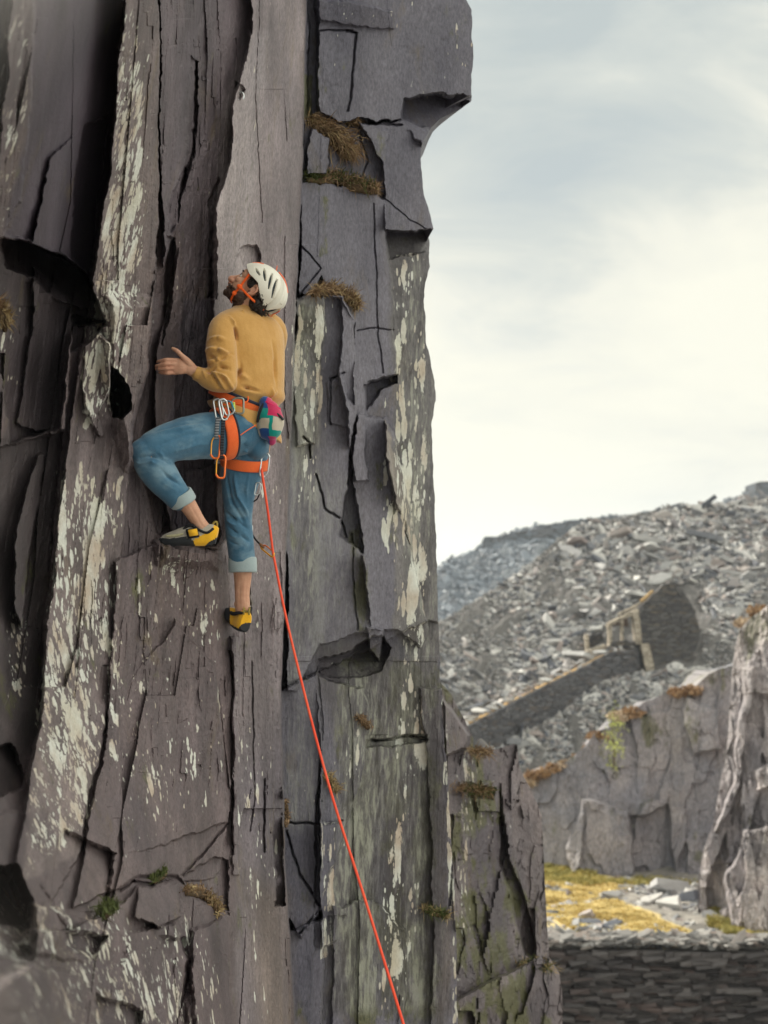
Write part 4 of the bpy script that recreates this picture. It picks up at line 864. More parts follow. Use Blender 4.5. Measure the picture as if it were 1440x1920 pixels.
def coping():
    r = np.random.default_rng(12); root = bpy.data.objects['terrace_wall']
    core = MB(); core.box((6.5, 30.42, -2.05), (5.2, 0, 0), (0, .34, 0), (0, 0, 1.95)); core.build('core', [M_DRYN], root, smooth=False)
    N = 1500; C = np.stack([r.uniform(1.6, 11.4, N), 30.0 + np.abs(r.normal(0, .55, N)), np.zeros(N)], 1); s = r.uniform(.07, .26, N)
    C[:, 2] = .02 + .07 * r.random(N) + .10 * np.exp(-((C[:, 1] - 30.1) / .5) ** 2) * (1 + .8 * fbm(C[:, 0] * 1.1, C[:, 0] * 0, 2, 3)); Sz = np.stack([s * 1.5, s, s * r.uniform(.22, .45, N)], 1)
    merge_rocks('wall_top_rubble', C, Sz, rot_mats(N, r, .14), M_TOP, 'flat slate slabs tumbled along the top of the dark wall', r)
    # stones strewn over the quarry floor
    N = 3600; px = r.uniform(1020, 1450, N); py = r.uniform(1648, 1775, N); a = (960 - py) / F
    D = -CAMZ / (math.sin(PITCH) + a * math.cos(PITCH)); C = P(px, py, D)
    dens = np.clip(.25 + .9 * fbm(C[:, 0] / 2, C[:, 1] / 2, 5, 3), 0, 1) + np.clip((px - 1120 - (py - 1650) * 1.1) / 80, 0, 1) + np.clip((py - 1740) / 20, 0, 1); k = r.random(N) < dens * .8; C = C[k]; n = len(C)
    s = np.clip(np.exp(r.normal(-2.75, .55, n)), .03, .4); Sz = np.stack([s * 1.3, s, s * r.uniform(.5, 1, n)], 1)
    merge_rocks('floor_rubble', C, Sz, rot_mats(n, r, .25), M_SCREE, 'small slate rubble strewn over the quarry floor', r)
    spots = [(1262, 1672, 1.1, 'broad pale slab leaning at the foot of the quarry wall'), (1290, 1690, .8, 'upright pale block standing between slabs below the crag'), (1222, 1690, .7, 'flat dark slab lying at the left of the rubble pile'),
             (1258, 1706, .8, 'rounded grey boulder in front of the leaning slab'), (1150, 1684, .7, 'long thin slab on the yellow grass beneath the quarry wall'), (1340, 1730, .9, 'flat grey slab in front of the crag foot'), (1295, 1738, .4, 'small brown stone in front of the rubble pile'),
             (1060, 1740, .35, 'small grey stone on gravel near the dark wall, left of the grass'), (1380, 1700, .7, 'pale boulder resting against the foot of the sunlit crag'), (1318, 1655, .7, 'slab tucked under the corner of the quarry wall')]
    for i, (x, y, sz, lab) in enumerate(spots):
        a = (960 - y) / F; D = -CAMZ / (math.sin(PITCH) + a * math.cos(PITCH)); c = P(x, y, D); o = bpy.data.objects.new('boulder', ROCK_ME[(i * 5) % 16]); COL.objects.link(o)
        o.location = (c[0], c[1], sz * .12); sz *= .48; o.scale = (sz, sz * .8, sz * (1.0 if i in (1, 3) else .45)); o.rotation_euler = (r.normal(0, .25), r.normal(0, .2), r.uniform(0, 6)); tag(o, lab, 'rock', 'loose blocks on the quarry floor')
coping()

# ------------------------------------------------------------------ vegetation
def blades(mb, c, n, spread, length, r, lean=(0, 0, 0), wd=.004, up=1.0, m=0):
    V = []; Fs = []
    for i in range(n):
        p = np.asarray(c) + r.normal(0, 1, 3) * spread; d = nrm(r.normal(0, .55, 3) + np.array((0, 0, up)) + np.asarray(lean)); L = length * r.uniform(.5, 1.2); s = nrm(np.cross(d, r.normal(0, 1, 3))) * wd
        bend = np.array((0, 0, -1.0)) * L * r.uniform(.05, .35) + r.normal(0, .1, 3) * L
        V += [p - s, p + s, p + d * L * .5 + s * .8, p + d * L * .5 - s * .8, p + d * L + bend]; k = i * 5; Fs += [(k, k + 1, k + 2, k + 3), (k + 3, k + 2, k + 4)]
    mb.add(V, Fs, m)
G_BROWN = gmat('dead grass', (.16, .10, .06), (.36, .25, .15)); G_GREEN = gmat('green grass', (.04, .055, .02), (.12, .14, .05)); G_TAN = gmat('tan grass', (.28, .20, .10), (.46, .36, .20)); G_HUM = gmat('peaty turf', (.05, .035, .025), (.13, .09, .05), 60)
def tuft(name, line, wds, dens, mats, label, L=.07, lean=(.2, -.5, 0), cat='grass tuft', seed=1, off=.02):
    r = np.random.default_rng(seed); line = np.array(line, float); pts = np.array([P(x, y, cliffD(x, y + 10) - off) for x, y in line]); org = pts.mean(0); root = empty(name, tuple(org)); tag(root, label, cat, 'tufts of grass on ledges of the cliff')
    hb = MB(); hb.tube(pts + np.array((0, .01, -.012)), np.array(wds), seg=9, sub=4); me = hb.mesh('t'); V, N = get_vn(me); V += N * (.010 * fbm(V[:, 0] * 60, V[:, 2] * 60, 2, 3))[:, None]; put_v(me, V); link('turf', me, [G_HUM], root, smooth=True)
    T = catmull(np.hstack([pts, np.array(wds)[:, None]]), 5, False, 3); mb = MB()
    for i, (c, w_) in enumerate(zip(*T)):
        blades(mb, c, dens, (w_[0] * .8, .02, w_[0] * .5), L * r.uniform(.6, 1.2), r, lean, .0022, .35, m=int(r.random() < .33))
    mb.build('blades', mats, root, smooth=False)
tuft('grass_tuft', [(582, 222), (605, 236), (625, 252), (640, 268), (655, 286)], [.02, .035, .045, .05, .03], 60, [G_BROWN, G_TAN], 'long brown dead grass hanging down a ledge above the green tuft', .10, (.55, -.5, -.7), seed=1)
tuft('grass_tuft', [(648, 222), (658, 226), (668, 230)], [.015, .022, .012], 30, [G_BROWN, G_TAN], 'smallest brown tuft in a crack under the vertical fissure', .05, (.1, -.5, -.2), seed=2)
tuft('grass_tuft', [(580, 330), (605, 334), (630, 335), (660, 342), (685, 350), (704, 356)], [.015, .03, .04, .035, .025, .012], 60, [G_BROWN, G_GREEN], 'wide green and brown grass cushion on the ledge over the smooth slab', .07, (.1, -.6, .1), seed=3)
tuft('grass_tuft', [(588, 548), (606, 543), (625, 544), (645, 550), (660, 560), (668, 574)], [.012, .025, .03, .03, .022, .012], 50, [G_BROWN, G_TAN], 'tan dead grass capping the pillar level with the helmet', .065, (.2, -.6, -.2), seed=4)
tuft('grass_tuft', [(795, 1703), (815, 1708), (838, 1716)], [.012, .02, .012], 40, [G_TAN, G_GREEN], 'tan tuft on a small ledge low on the cliff beside the pale edge', .06, (.2, -.6, 0), seed=5)
tuft('grass_tuft', [(612, 1452), (622, 1468), (630, 1482)], [.012, .02, .012], 36, [G_TAN, G_BROWN], 'brown tuft beside the rope where it crosses the lower cliff', .05, (.3, -.6, -.1), seed=6)
tuft('grass_tuft', [(676, 1345), (690, 1360)], [.016, .014], 36, [G_BROWN, G_BROWN], 'dark brown tuft in the hollow beneath the big overhang', .05, (.1, -.6, 0), seed=7)
tuft('grass_tuft', [(350, 1668), (375, 1672), (398, 1690), (408, 1708)], [.014, .02, .018, .012], 60, [G_BROWN, G_TAN], 'rusty turf clump on the ledge at the bottom left of the climber', .03, (.3, -.5, .2), seed=8)
tuft('grass_tuft', [(196, 1712), (212, 1702)], [.015, .012], 60, [G_GREEN, G_GREEN], 'green grass sprig on the low blurred ledge', .04, (0, -.4, .8), seed=9)
tuft('grass_tuft', [(290, 1648), (306, 1634)], [.01, .012], 50, [G_GREEN, G_GREEN], 'green sprig growing in the crack over the low ledge', .035, (0, -.4, .8), seed=10)
tuft('grass_tuft', [(-8, 570), (4, 590), (8, 610)], [.012, .016, .01], 50, [G_BROWN, G_TAN], 'reddish brown tuft at the left edge of the cliff', .05, (.3, -.5, 0), seed=14)
tuft('grass_tuft', [(534, 1500), (538, 1530), (534, 1545)], [.008, .012, .008], 30, [G_BROWN, G_BROWN], 'rust coloured moss strip in the groove left of the rope', .03, (0, -.5, -.3), seed=15)
def btuft(line, label, seed, mats, D=10.9):
    r = np.random.default_rng(seed); pts = np.array([P(x, y, D) for x, y in line]); root = empty('grass_tuft', tuple(pts.mean(0))); tag(root, label, 'grass tuft', 'tufts of grass on the buttress'); mb = MB()
    for a, b_ in zip(pts[:-1], pts[1:]):
        for t in np.linspace(0, 1, 8): blades(mb, a + (b_ - a) * t, 36, (.03, .04, .015), .09, r, (.1, -.7, -.1), .003, .3, int(r.random() < .4))
    mb.build('blades', mats, root, smooth=False)
btuft([(975, 1812), (1000, 1808), (1028, 1812)], 'green and orange grass on the buttress shoulder near the dark wall', 21, [G_GREEN, G_ORG] if 'G_ORG' in globals() else [G_GREEN, G_TAN], 11.1)
btuft([(885, 1408), (912, 1410)], 'tan grass on top of the buttress', 22, [G_TAN, G_BROWN], 11.0)
btuft([(860, 1476), (890, 1484), (915, 1482)], 'brown grass in the upper hollow of the buttress', 23, [G_BROWN, G_GREEN], 10.85)

def floor_grass():
    r = np.random.default_rng(31); m = gmat('yellow quarry grass', (.52, .40, .15), (.80, .66, .32), 2.5); mg = gmat('olive floor grass', (.26, .25, .08), (.56, .46, .17), 2.5)
    def blob(name, poly, label, n, mat_, hgt=.12):
        poly = np.array(poly, float); N = n * 3; px = r.uniform(poly[:, 0].min(), poly[:, 0].max(), N); py = r.uniform(poly[:, 1].min(), poly[:, 1].max(), N)
        wx = px + 22 * fbm(px / 30, py / 9, 3, 3); wy = py + 9 * fbm(px / 30, py / 9, 4, 3); k = pmask(poly, wx, wy, 1) > .5; k &= (fbm(px / 22, py / 7, 6, 3) > -.42); px, py = px[k][:n], py[k][:n]
        a = (960 - py) / F; D = -CAMZ / (math.sin(PITCH) + a * math.cos(PITCH)); C = P(px, py, D); n_ = len(C)
        C[:, 2] = 0.22 * fbm(C[:, 0] / 3, C[:, 1] / 3, 2, 4) + 0.10 * fbm(C[:, 0] * 1.5, C[:, 1] * 1.5, 4, 3) - .01
        ang = r.uniform(0, 6.28, n_); wd = r.uniform(.02, .05, n_); s = np.stack([np.cos(ang) * wd, np.sin(ang) * wd, 0 * ang], 1); up = np.stack([r.normal(0, .08, n_), r.normal(0, .08, n_), hgt * r.uniform(.5, 1.2, n_)], 1)
        V = np.stack([C - s, C + s, C + up], 1).reshape(-1, 3); me = np_mesh(name, V, np.arange(len(V)).reshape(-1, 3)); o = link(name, me, [mat_], smooth=False); tag(o, label, kind='stuff')
    blob('grass', [(1000, 1650), (1100, 1652), (1200, 1662), (1150, 1676), (1150, 1692), (1190, 1708), (1290, 1752), (1250, 1772), (1120, 1756), (1060, 1735), (1000, 1700)], 'yellow grass covering the quarry floor', 36000, m, .06)
    blob('grass_verge', [(1000, 1625), (1060, 1628), (1120, 1645), (1300, 1652), (1310, 1664), (1200, 1662), (1100, 1660), (1000, 1655)], 'olive grass along the foot of the quarry wall', 7000, mg, .10)
    blob('grass_verge', [(1330, 1712), (1360, 1718), (1390, 1740), (1430, 1745), (1440, 1765), (1380, 1765), (1330, 1735)], 'olive grass below the crag', 6000, mg)
floor_grass()
def bushes():
    r = np.random.default_rng(41); mo = gmat('rust bracken', (.22, .13, .07), (.46, .31, .18), 3); mp = gmat('pale dry heather', (.40, .30, .20), (.60, .48, .36), 3); my = gmat('bright young leaves', (.32, .36, .10), (.50, .54, .20), 4); mt = mat('twig', (.12, .09, .07), .9)
    line = np.array([(985, 1462), (1000, 1452), (1020, 1446), (1042, 1438), (1062, 1432), (1085, 1418), (1104, 1402), (1122, 1378), (1160, 1340), (1185, 1334), (1270, 1296), (1296, 1292), (1400, 1166), (1430, 1146)], float)
    labs = ['rust bracken clump at the low left end of the quarry wall top', 'rust bracken second from the left end of the quarry wall top', 'orange bracken behind the buttress corner', 'pale heather clump on the sloping quarry wall top', 'pale heather mound midway up the sloping wall top', 'rust bush just left of the yellow green sapling', 'rust bush touching the sapling', 'small bracken clump under the sapling crown', 'reddish bush on the step right of the sapling', 'reddish bracken beside the wall notch', 'brown clump on the flat top of the quarry wall', 'brown clump at the right end of the flat wall top', 'rust bracken on top of the sunlit crag', 'rust bracken highest on the sunlit crag at the frame edge']
    for i, (x, y) in enumerate(line):
        D = 39.6 if x < 1350 else 33.0; c = P(x, y + 3, D + .2); s = .19 * r.uniform(.6, 1.2); root = empty('bracken_bush', tuple(c)); tag(root, labs[i], 'bush', 'bracken and heather on the quarry rim')
        mb = MB(); V = []; Fs = []; n = 420
        for k in range(n):
            d = r.normal(0, 1, 3); d /= np.linalg.norm(d); p = c + d * s * r.uniform(.4, 1.1) * np.array((1.6, 1.2, .7)); q = r.normal(0, 1, (3, 3)) * .045; V += [p + q[0], p + q[1], p + q[2]]; Fs.append((3 * k, 3 * k + 1, 3 * k + 2))
        mb.add(V, Fs); mb.build('foliage', [mo if i % 4 else mp], root, smooth=False)
        st = MB()
        for k in range(5): st.tube([c + (0, 0, -.2), c + np.array((r.normal(0, .15), r.normal(0, .1), s * .5))], [.012, .006], seg=5, sub=1)
        st.build('stems', [mt], root)
    b0 = P(1150, 1440, 39.0); t0 = P(1148, 1372, 38.2); root = empty('sapling', tuple(b0)); tag(root, 'small bright yellow green sapling on the quarry wall edge', 'tree'); tr = MB(); tr.tube([b0, (b0 + t0) / 2 + (.05, 0, 0), t0], [.03, .022, .01], seg=6); tips = []
    for k in range(9):
        a = b0 + (t0 - b0) * r.uniform(.35, 1); e = a + r.normal(0, .22, 3) + (0, 0, .1); tr.tube([a, e], [.01, .004], seg=5, sub=1); tips.append(e)
    tr.build('trunk', [mt], root); V = []; Fs = []; k = 0
    for e in tips + [t0, (b0 + t0) / 2]:
        for j in range(38):
            p = e + r.normal(0, .11, 3); q = r.normal(0, 1, (3, 3)) * .03; V += [p + q[0], p + q[1], p + q[2]]; Fs.append((k, k + 1, k + 2)); k += 3
    mb = MB(); mb.add(V, Fs); mb.build('crown', [my], root, smooth=False)
bushes()
# ------------------------------------------------------------------ the climber
def Q(px, py, D): return np.array(P(px, py, D))
def cloth_mat(name, c1, c2, sc=900, bump=.0006, sheen=.3, rough=.9, extra=None):
    def fn(t, b):
        o = t.new('ShaderNodeTexCoord').outputs['Object']; n = t.noise(o, sc * .4, 4, .7); l = t.noise(o, 9, 4, .6); m_ = t.noise(o, 60, 5, .6)
        c = t.mix(t.map(l, .3, .7), c1, c2); c = t.mix(1.0, c, t.mix(n, (.82, .82, .82), (1.18, 1.18, 1.18)), 'MULTIPLY')
        if extra: c = extra(t, o, c)
        t.put(b.inputs['Base Color'], c); t.put(b.inputs['Normal'], t.bump(t.math('ADD', n, t.math('MULTIPLY', m_, 2.0)), .55, bump * 2))
    return mat(name, c1, rough, .15, fn=fn, sheen=sheen)
M_SWEAT = cloth_mat('mustard cotton', (.50, .27, .075), (.60, .345, .115), 700, .0010, .4)
def denim_x(t, o, c):
    f = t.noise(t.scale(o, (7, 7, 11)), 1.0, 4, .55); c = t.mix(t.map(f, .46, .68, 0, .5, True), c, (.27, .40, .48))
    g = t.noise(t.scale(o, (500, 500, 60)), 1.0, 3, .6); return t.mix(1.0, c, t.mix(g, (.75, .8, .85), (1.25, 1.2, 1.15)), 'MULTIPLY')
M_DENIM = cloth_mat('blue denim', (.042, .125, .215), (.085, .195, .30), 900, .0007, .2, extra=denim_x)
M_CUFF = cloth_mat('denim inside', (.30, .38, .41), (.38, .46, .48), 900)
M_ORANGE = cloth_mat('orange webbing', (.80, .13, .035), (.90, .19, .05), 500, .0005, .1, .7)
M_ORSTR = cloth_mat('orange strap', (.92, .12, .02), (.95, .16, .03), 500, .0003, 0, .6)
M_NAVY = cloth_mat('navy trim', (.02, .024, .045), (.03, .035, .06), 500)
M_SKIN = None
def skin_fn(t, b):
    o = t.new('ShaderNodeTexCoord').outputs['Object']; n = t.noise(o, 40, 5, .6); f = t.noise(o, 300, 3, .6)
    sk = t.mix(t.map(n, .3, .7), (.62, .36, .245), (.52, .27, .18)); br = t.attr('beard', 'Fac')
    h = t.noise(t.scale(o, (400, 400, 160)), 1.0, 4, .7)
    c = t.mix(t.math('MULTIPLY', br, t.map(h, .3, .6, .75, 1.0)), sk, (.030, .019, .015)); red = t.attr('red', 'Fac'); c = t.mix(t.math('MULTIPLY', red, .5), c, (.45, .14, .10))
    t.put(b.inputs['Base Color'], c); t.put(b.inputs['Normal'], t.bump(t.math('ADD', n, t.math('MULTIPLY', f, .3)), .25, .002))
M_SKIN = mat('skin', (.45, .25, .17), .55, .35, fn=skin_fn)
M_SKIN.node_tree.nodes['Principled BSDF'].inputs['Subsurface Weight'].default_value = .08
M_SKIN.node_tree.nodes['Principled BSDF'].inputs['Subsurface Radius'].default_value = (.012, .005, .003)
M_HELM = mat('white helmet shell', (.74, .72, .64), .38, .5); M_VENT = mat('helmet liner', (.045, .055, .065), .8, .2); M_HOR = mat('helmet orange', (.85, .18, .08), .5, .4)
M_HAIR = mat('dark brown hair', (.022, .015, .012), .55, .4); M_RUB = mat('black rubber', (.020, .024, .030), .62, .4); M_YEL = cloth_mat('yellow suede', (.78, .40, .015), (.86, .48, .03), 500, .0004, .2, .75)
M_SUEDE = cloth_mat('grey suede', (.36, .34, .29), (.44, .41, .35), 500); M_BLK = mat('black webbing', (.018, .018, .022), .8, .2); M_STEEL = mat('aluminium', (.62, .66, .68), .28, .5, 1.0); M_EYEW = mat('eye white', (.7, .66, .6), .3, .5); M_IRIS = mat('iris', (.05, .03, .02), .2, .6)
M_GATEO = mat('orange anodised', (.92, .20, .04), .32, .5, .35); M_GATEY = mat('gold anodised', (.90, .42, .05), .3, .5, .5)

D0 = 6.13
# head frame: forward, up, side (his left side, towards the camera)
hf = nrm((-.78, .07, .615)); hu0 = np.array((.60, .02, .79)); hu = nrm(hu0 - hf * (hu0 @ hf)); hs = np.cross(hu, hf)
if hs[1] > 0: hs = -hs
HC = Q(474, 552, D0)
def Hd(f, s, u): return HC + hf * f + hs * s + hu * u

def climber():
    mb = MB()
    # head
    mb.ell(Hd(-.004, 0, .045), hf * .097, hs * .074, hu * .092, n=18); mb.ell(Hd(.052, 0, .000), hf * .050, hs * .060, hu * .070, n=14); mb.ell(Hd(.058, 0, .045), hf * .038, hs * .062, hu * .045, n=12)
    mb.ell(Hd(.065, 0, -.052), hf * .036, hs * .034, hu * .026, n=12); mb.ell(Hd(.030, 0, -.045), hf * .055, hs * .054, hu * .032, n=12); mb.ell(Hd(.095, 0, -.062), hf * .014, hs * .018, hu * .014, n=10)   # jaw and chin
    mb.tube([Hd(.092, 0, .036), Hd(.108, 0, .012), Hd(.122, 0, -.004), Hd(.112, 0, -.014)], [.008, .010, .0125, .009], seg=10); mb.ell(Hd(.108, .012, -.008), hf * .010, hs * .007, hu * .008, n=8); mb.ell(Hd(.108, -.012, -.008), hf * .010, hs * .007, hu * .008, n=8)
    for sg in (1, -1):
        mb.tube([Hd(.088, sg * .008, .048), Hd(.086, sg * .030, .052), Hd(.072, sg * .050, .046)], [.006, .007, .005], seg=8)     # brow
        mb.ell(Hd(.068, sg * .040, .006), hf * .024, hs * .020, hu * .018, n=10)                                                # cheekbone
        mb.tube([Hd(-.006, sg * .074, .022), Hd(-.020, sg * .084, .026), Hd(-.028, sg * .086, .008), Hd(-.020, sg * .083, -.012), Hd(-.006, sg * .076, -.020)], [.006, .0065, .0065, .006, .007], seg=8)   # ear rim
        mb.ell(Hd(-.010, sg * .075, .0), hf * .014, hs * .006, hu * .022, n=8)
    mb.tube([Hd(.098, -.022, -.030), Hd(.111, 0, -.027), Hd(.098, .022, -.030)], [.005, .0072, .005], seg=8); mb.tube([Hd(.094, -.02, -.041), Hd(.106, 0, -.040), Hd(.094, .02, -.041)], [.005, .0075, .005], seg=8)   # lips, mouth a little open
    # neck, trunk
    mb.tube([Hd(-.01, 0, .0), Q(464, 572, D0 + .01), Q(460, 592, D0 + .03)], [.060, .058, .062], seg=18)
    mb.tube([Q(461, 588, D0 + .02), Q(465, 615, D0), Q(467, 680, D0), Q(462, 745, D0), Q(462, 800, D0)], [.05, .085, .09, .085, .10], seg=20)
    # left arm and hand, the right arm reaches round in front of him
    wr = Q(365, 697, 5.945); mb.tube([Q(420, 616, 6.03), Q(412, 660, 5.99), Q(424, 712, 5.96)], [.055, .048, .038], seg=14); mb.tube([Q(424, 712, 5.96), Q(396, 706, 5.95), wr], [.036, .030, .0245], seg=14)
    mb.tube([wr, Q(352, 689, 5.94), Q(343, 687, 5.935)], np.array([(.026, .022), (.028, .018), (.033, .016)]), seg=14, up=(0, 0, 1), flat=True)
    mb.tube([Q(350, 689, 5.938), Q(340, 687, 5.93), Q(331, 687, 5.928)], np.array([(.028, .016), (.035, .0155), (.033, .012)]), seg=14, up=(0, 0, 1), flat=True)
    fg = [((333, 675.5), (311, 674.5), (295, 678), 5.925), ((332, 683), (310, 682.5), (292.5, 686), 5.922), ((332, 691), (311, 691.5), (293, 692.5), 5.925), ((334, 699), (314, 700), (299.5, 698.5), 5.932)]
    for (a, b_, c, D) in fg:
        m1 = ((a[0] * .45 + b_[0] * .55), (a[1] * .45 + b_[1] * .55) - .6)
        mb.tube([Q(*a, D + .004), Q(*m1, D - .006), Q(*b_, D - .012), Q((b_[0] + c[0]) / 2, (b_[1] + c[1]) / 2, D - .002), Q(*c, D + .014)], [.0092, .0082, .0084, .0074, .0064], seg=10)
    mb.tube([Q(360, 686, 5.94), Q(349, 675, 5.925), Q(341, 667, 5.918), Q(332, 658, 5.918), Q(324, 653.5, 5.925)], [.015, .0145, .0105, .0095, .0072], seg=10)
    mb.tube([Q(508, 628, 6.24), Q(492, 690, 6.36), Q(470, 660, 6.42), Q(455, 640, 6.48)], [.05, .042, .032, .022], seg=12)
    rh = Q(452, 634, 6.50); mb.tube([rh, rh + (-.03, .02, .05)], [.022, .030], seg=10)
    for k in range(4): mb.tube([rh + (-.05 + .018 * k, .03, .06), rh + (-.058 + .018 * k, .045, .10), rh + (-.058 + .018 * k, .06, .13)], [.009, .008, .007], seg=8)
    mb.tube([rh + (.0, .02, .02), rh + (.03, .03, .05), rh + (.04, .045, .08)], [.012, .010, .008], seg=8)
    # legs
    mb.tube([Q(440, 812, 6.07), Q(350, 822, 5.93), Q(275, 845, 5.82)], [.075, .062, .052], seg=16); mb.tube([Q(275, 845, 5.82), Q(305, 895, 5.85), Q(347, 940, 5.89), Q(372, 978, 5.91), Q(386, 998, 5.92)], [.052, .052, .0385, .030, .034], seg=16)
    mb.tube([Q(386, 998, 5.92), Q(350, 1004, 5.92), Q(312, 1013, 5.925)], [.032, .030, .02], seg=12)
    mb.tube([Q(474, 835, 6.2), Q(450, 900, 6.2), Q(448, 970, 6.2)], [.08, .066, .05], seg=16)
    mb.tube([Q(448, 970, 6.2), Q(452, 1030, 6.22), Q(455, 1078, 6.23), Q(454, 1110, 6.235), Q(455, 1140, 6.235), Q(454, 1160, 6.235)], [.05, .052, .0405, .0335, .0330, .033], seg=16)
    mb.tube([Q(454, 1160, 6.235), Q(438, 1160, 6.34)], [.032, .022], seg=10); mb.ell(Q(442.5, 1133, 6.235), (.009, 0, 0), (0, .012, 0), (0, 0, .016), n=8)
    me = remesh(mb, .0026, 3, .5); V, N = get_vn(me)
    # eye sockets, mouth, forearm tendons
    L = []
    for sg in (1, -1): L.append(([Hd(.094, sg * .020, .033), Hd(.086, sg * .042, .030)], .010, -.007))
    L += [([Hd(.106, -.018, -.0355), Hd(.113, 0, -.0335), Hd(.104, .020, -.0355)], .0035, -.004), ([Hd(.104, .016, .0), Hd(.096, .028, -.018)], .004, -.002),
          ([Q(332, 676, 5.91), Q(352, 684, 5.92)], .003, .0014), ([Q(332, 684, 5.91), Q(352, 688, 5.92)], .003, .0014), ([Q(332, 692, 5.91), Q(352, 691, 5.92)], .003, .0014),
          ([Q(296, 682, 5.91), Q(331, 679.5, 5.91)], .0025, -.004), ([Q(294, 689.5, 5.91), Q(331, 687, 5.91)], .0025, -.004), ([Q(298, 696, 5.91), Q(332, 695, 5.91)], .0025, -.004),
          ([Q(357, 945, 5.86), Q(378, 985, 5.88), Q(392, 992, 5.89)], .007, -.003), ([Q(368, 945, 5.86), Q(390, 982, 5.88)], .006, .004), ([Q(457, 1085, 6.2), Q(457, 1130, 6.2)], .006, .002), ([Q(449, 1100, 6.2), Q(448, 1135, 6.2)], .006, -.003), ([Q(464, 1100, 6.2), Q(463, 1135, 6.2)], .006, -.002)]
    folds(me, L); V, N = get_vn(me)
    rel = V - HC; f = rel @ hf; s_ = rel @ hs; u = rel @ hu
    line = np.interp(f, [-.02, .0, .02, .05, .075, .10, .12], [.02, .00, -.022, -.030, -.026, -.020, -.020])       # upper edge of the beard
    nz = .006 * fbm(f * 120, u * 120, 3, 3)
    beard = np.clip((line + nz - u) / .006, 0, 1) * (np.abs(rel).max(1) < .2) * (f > -.004 + nz) * np.clip((u + .125) / .02, 0, 1)
    lips = (np.abs(s_) < .020) & (f > .100) & (u > -.046) & (u < -.026); beard = beard * np.where(lips, .25, 1)
    red = np.exp(-(np.linalg.norm(rel - (hf * .115 + hu * -.003), axis=1) / .018) ** 2) + lips * .9 + np.exp(-(np.linalg.norm(rel - (hf * -.015 + hs * .085), axis=1) / .025) ** 2) * .5 + np.exp(-(np.linalg.norm(V - Q(318, 690, 5.92), axis=1) / .05) ** 2) * .35
    set_attr(me, 'beard', 'FLOAT', beard); set_attr(me, 'red', 'FLOAT', np.clip(red, 0, 1))
    # beard volume
    V = V + N * (beard * (.0035 + .004 * np.clip(fbm(f * 260, u * 260 + s_ * 300, 5, 2), -.3, 1)))[:, None]; put_v(me, V)
    person = link('person', me, [M_SKIN], origin=tuple(Q(460, 800, D0)), smooth=True)
    tag(person, 'climber in mustard sweatshirt, rolled blue jeans and white helmet stepping up the slate wall', 'person')
    for sg in (1, -1):
        e = MB(); e.ell(Hd(.0755, sg * .037, .029), hf * .012, hs * .012, hu * .012, n=10); eye = e.build('eye', [M_EYEW], person); i = MB(); i.ell(Hd(.0835, sg * .0425, .033), hf * .0045, hs * .0055, hu * .0055, n=8); i.build('iris', [M_IRIS], eye)
        e = MB(); e.tube([Hd(.091, sg * .012, .049), Hd(.090, sg * .032, .053), Hd(.076, sg * .052, .047)], [.003, .0045, .0025], seg=6); V_ = e.build('eyebrow', [M_HAIR], person)
    # hair: short curls below the rim of the helmet
    r = np.random.default_rng(3); h = MB()
    def curls(a, b_, c, n, ln, sp=.008):
        for _ in range(n):
            t, q = r.random(2); p = Hd(*(np.array(a) * (1 - t) * (1 - q) + np.array(b_) * t * (1 - q) + np.array(c) * q)) + r.normal(0, sp, 3) * .5; d = nrm(-hu * .5 - hf * .4 + hs * .2 + r.normal(0, .6, 3)); e_ = nrm(np.cross(d, r.normal(0, 1, 3)))
            h.tube([p, p + d * ln * .5 + e_ * ln * .25, p + d * ln * .9 - e_ * ln * .05], [.0022, .0026, .0012], seg=5, sub=2)
    curls((.036, .068, .050), (-.002, .074, .050), (.018, .070, .016), 70, .014, .004); curls((-.035, .078, .02), (-.075, .060, -.005), (-.060, .055, -.050), 110, .020, .010)
    curls((-.06, .05, -.02), (-.10, .01, -.03), (-.080, .02, -.060), 120, .022, .012); curls((-.10, -.02, -.04), (-.07, -.05, -.06), (-.085, .02, -.065), 80, .022, .012)
    h.ell(Hd(-.052, .012, -.022), hf * .046, hs * .062, hu * .046, n=12); h.ell(Hd(.010, .060, .030), hf * .030, hs * .015, hu * .028, n=10)
    h.build('hair', [M_HAIR], person)
    return person
person = climber()

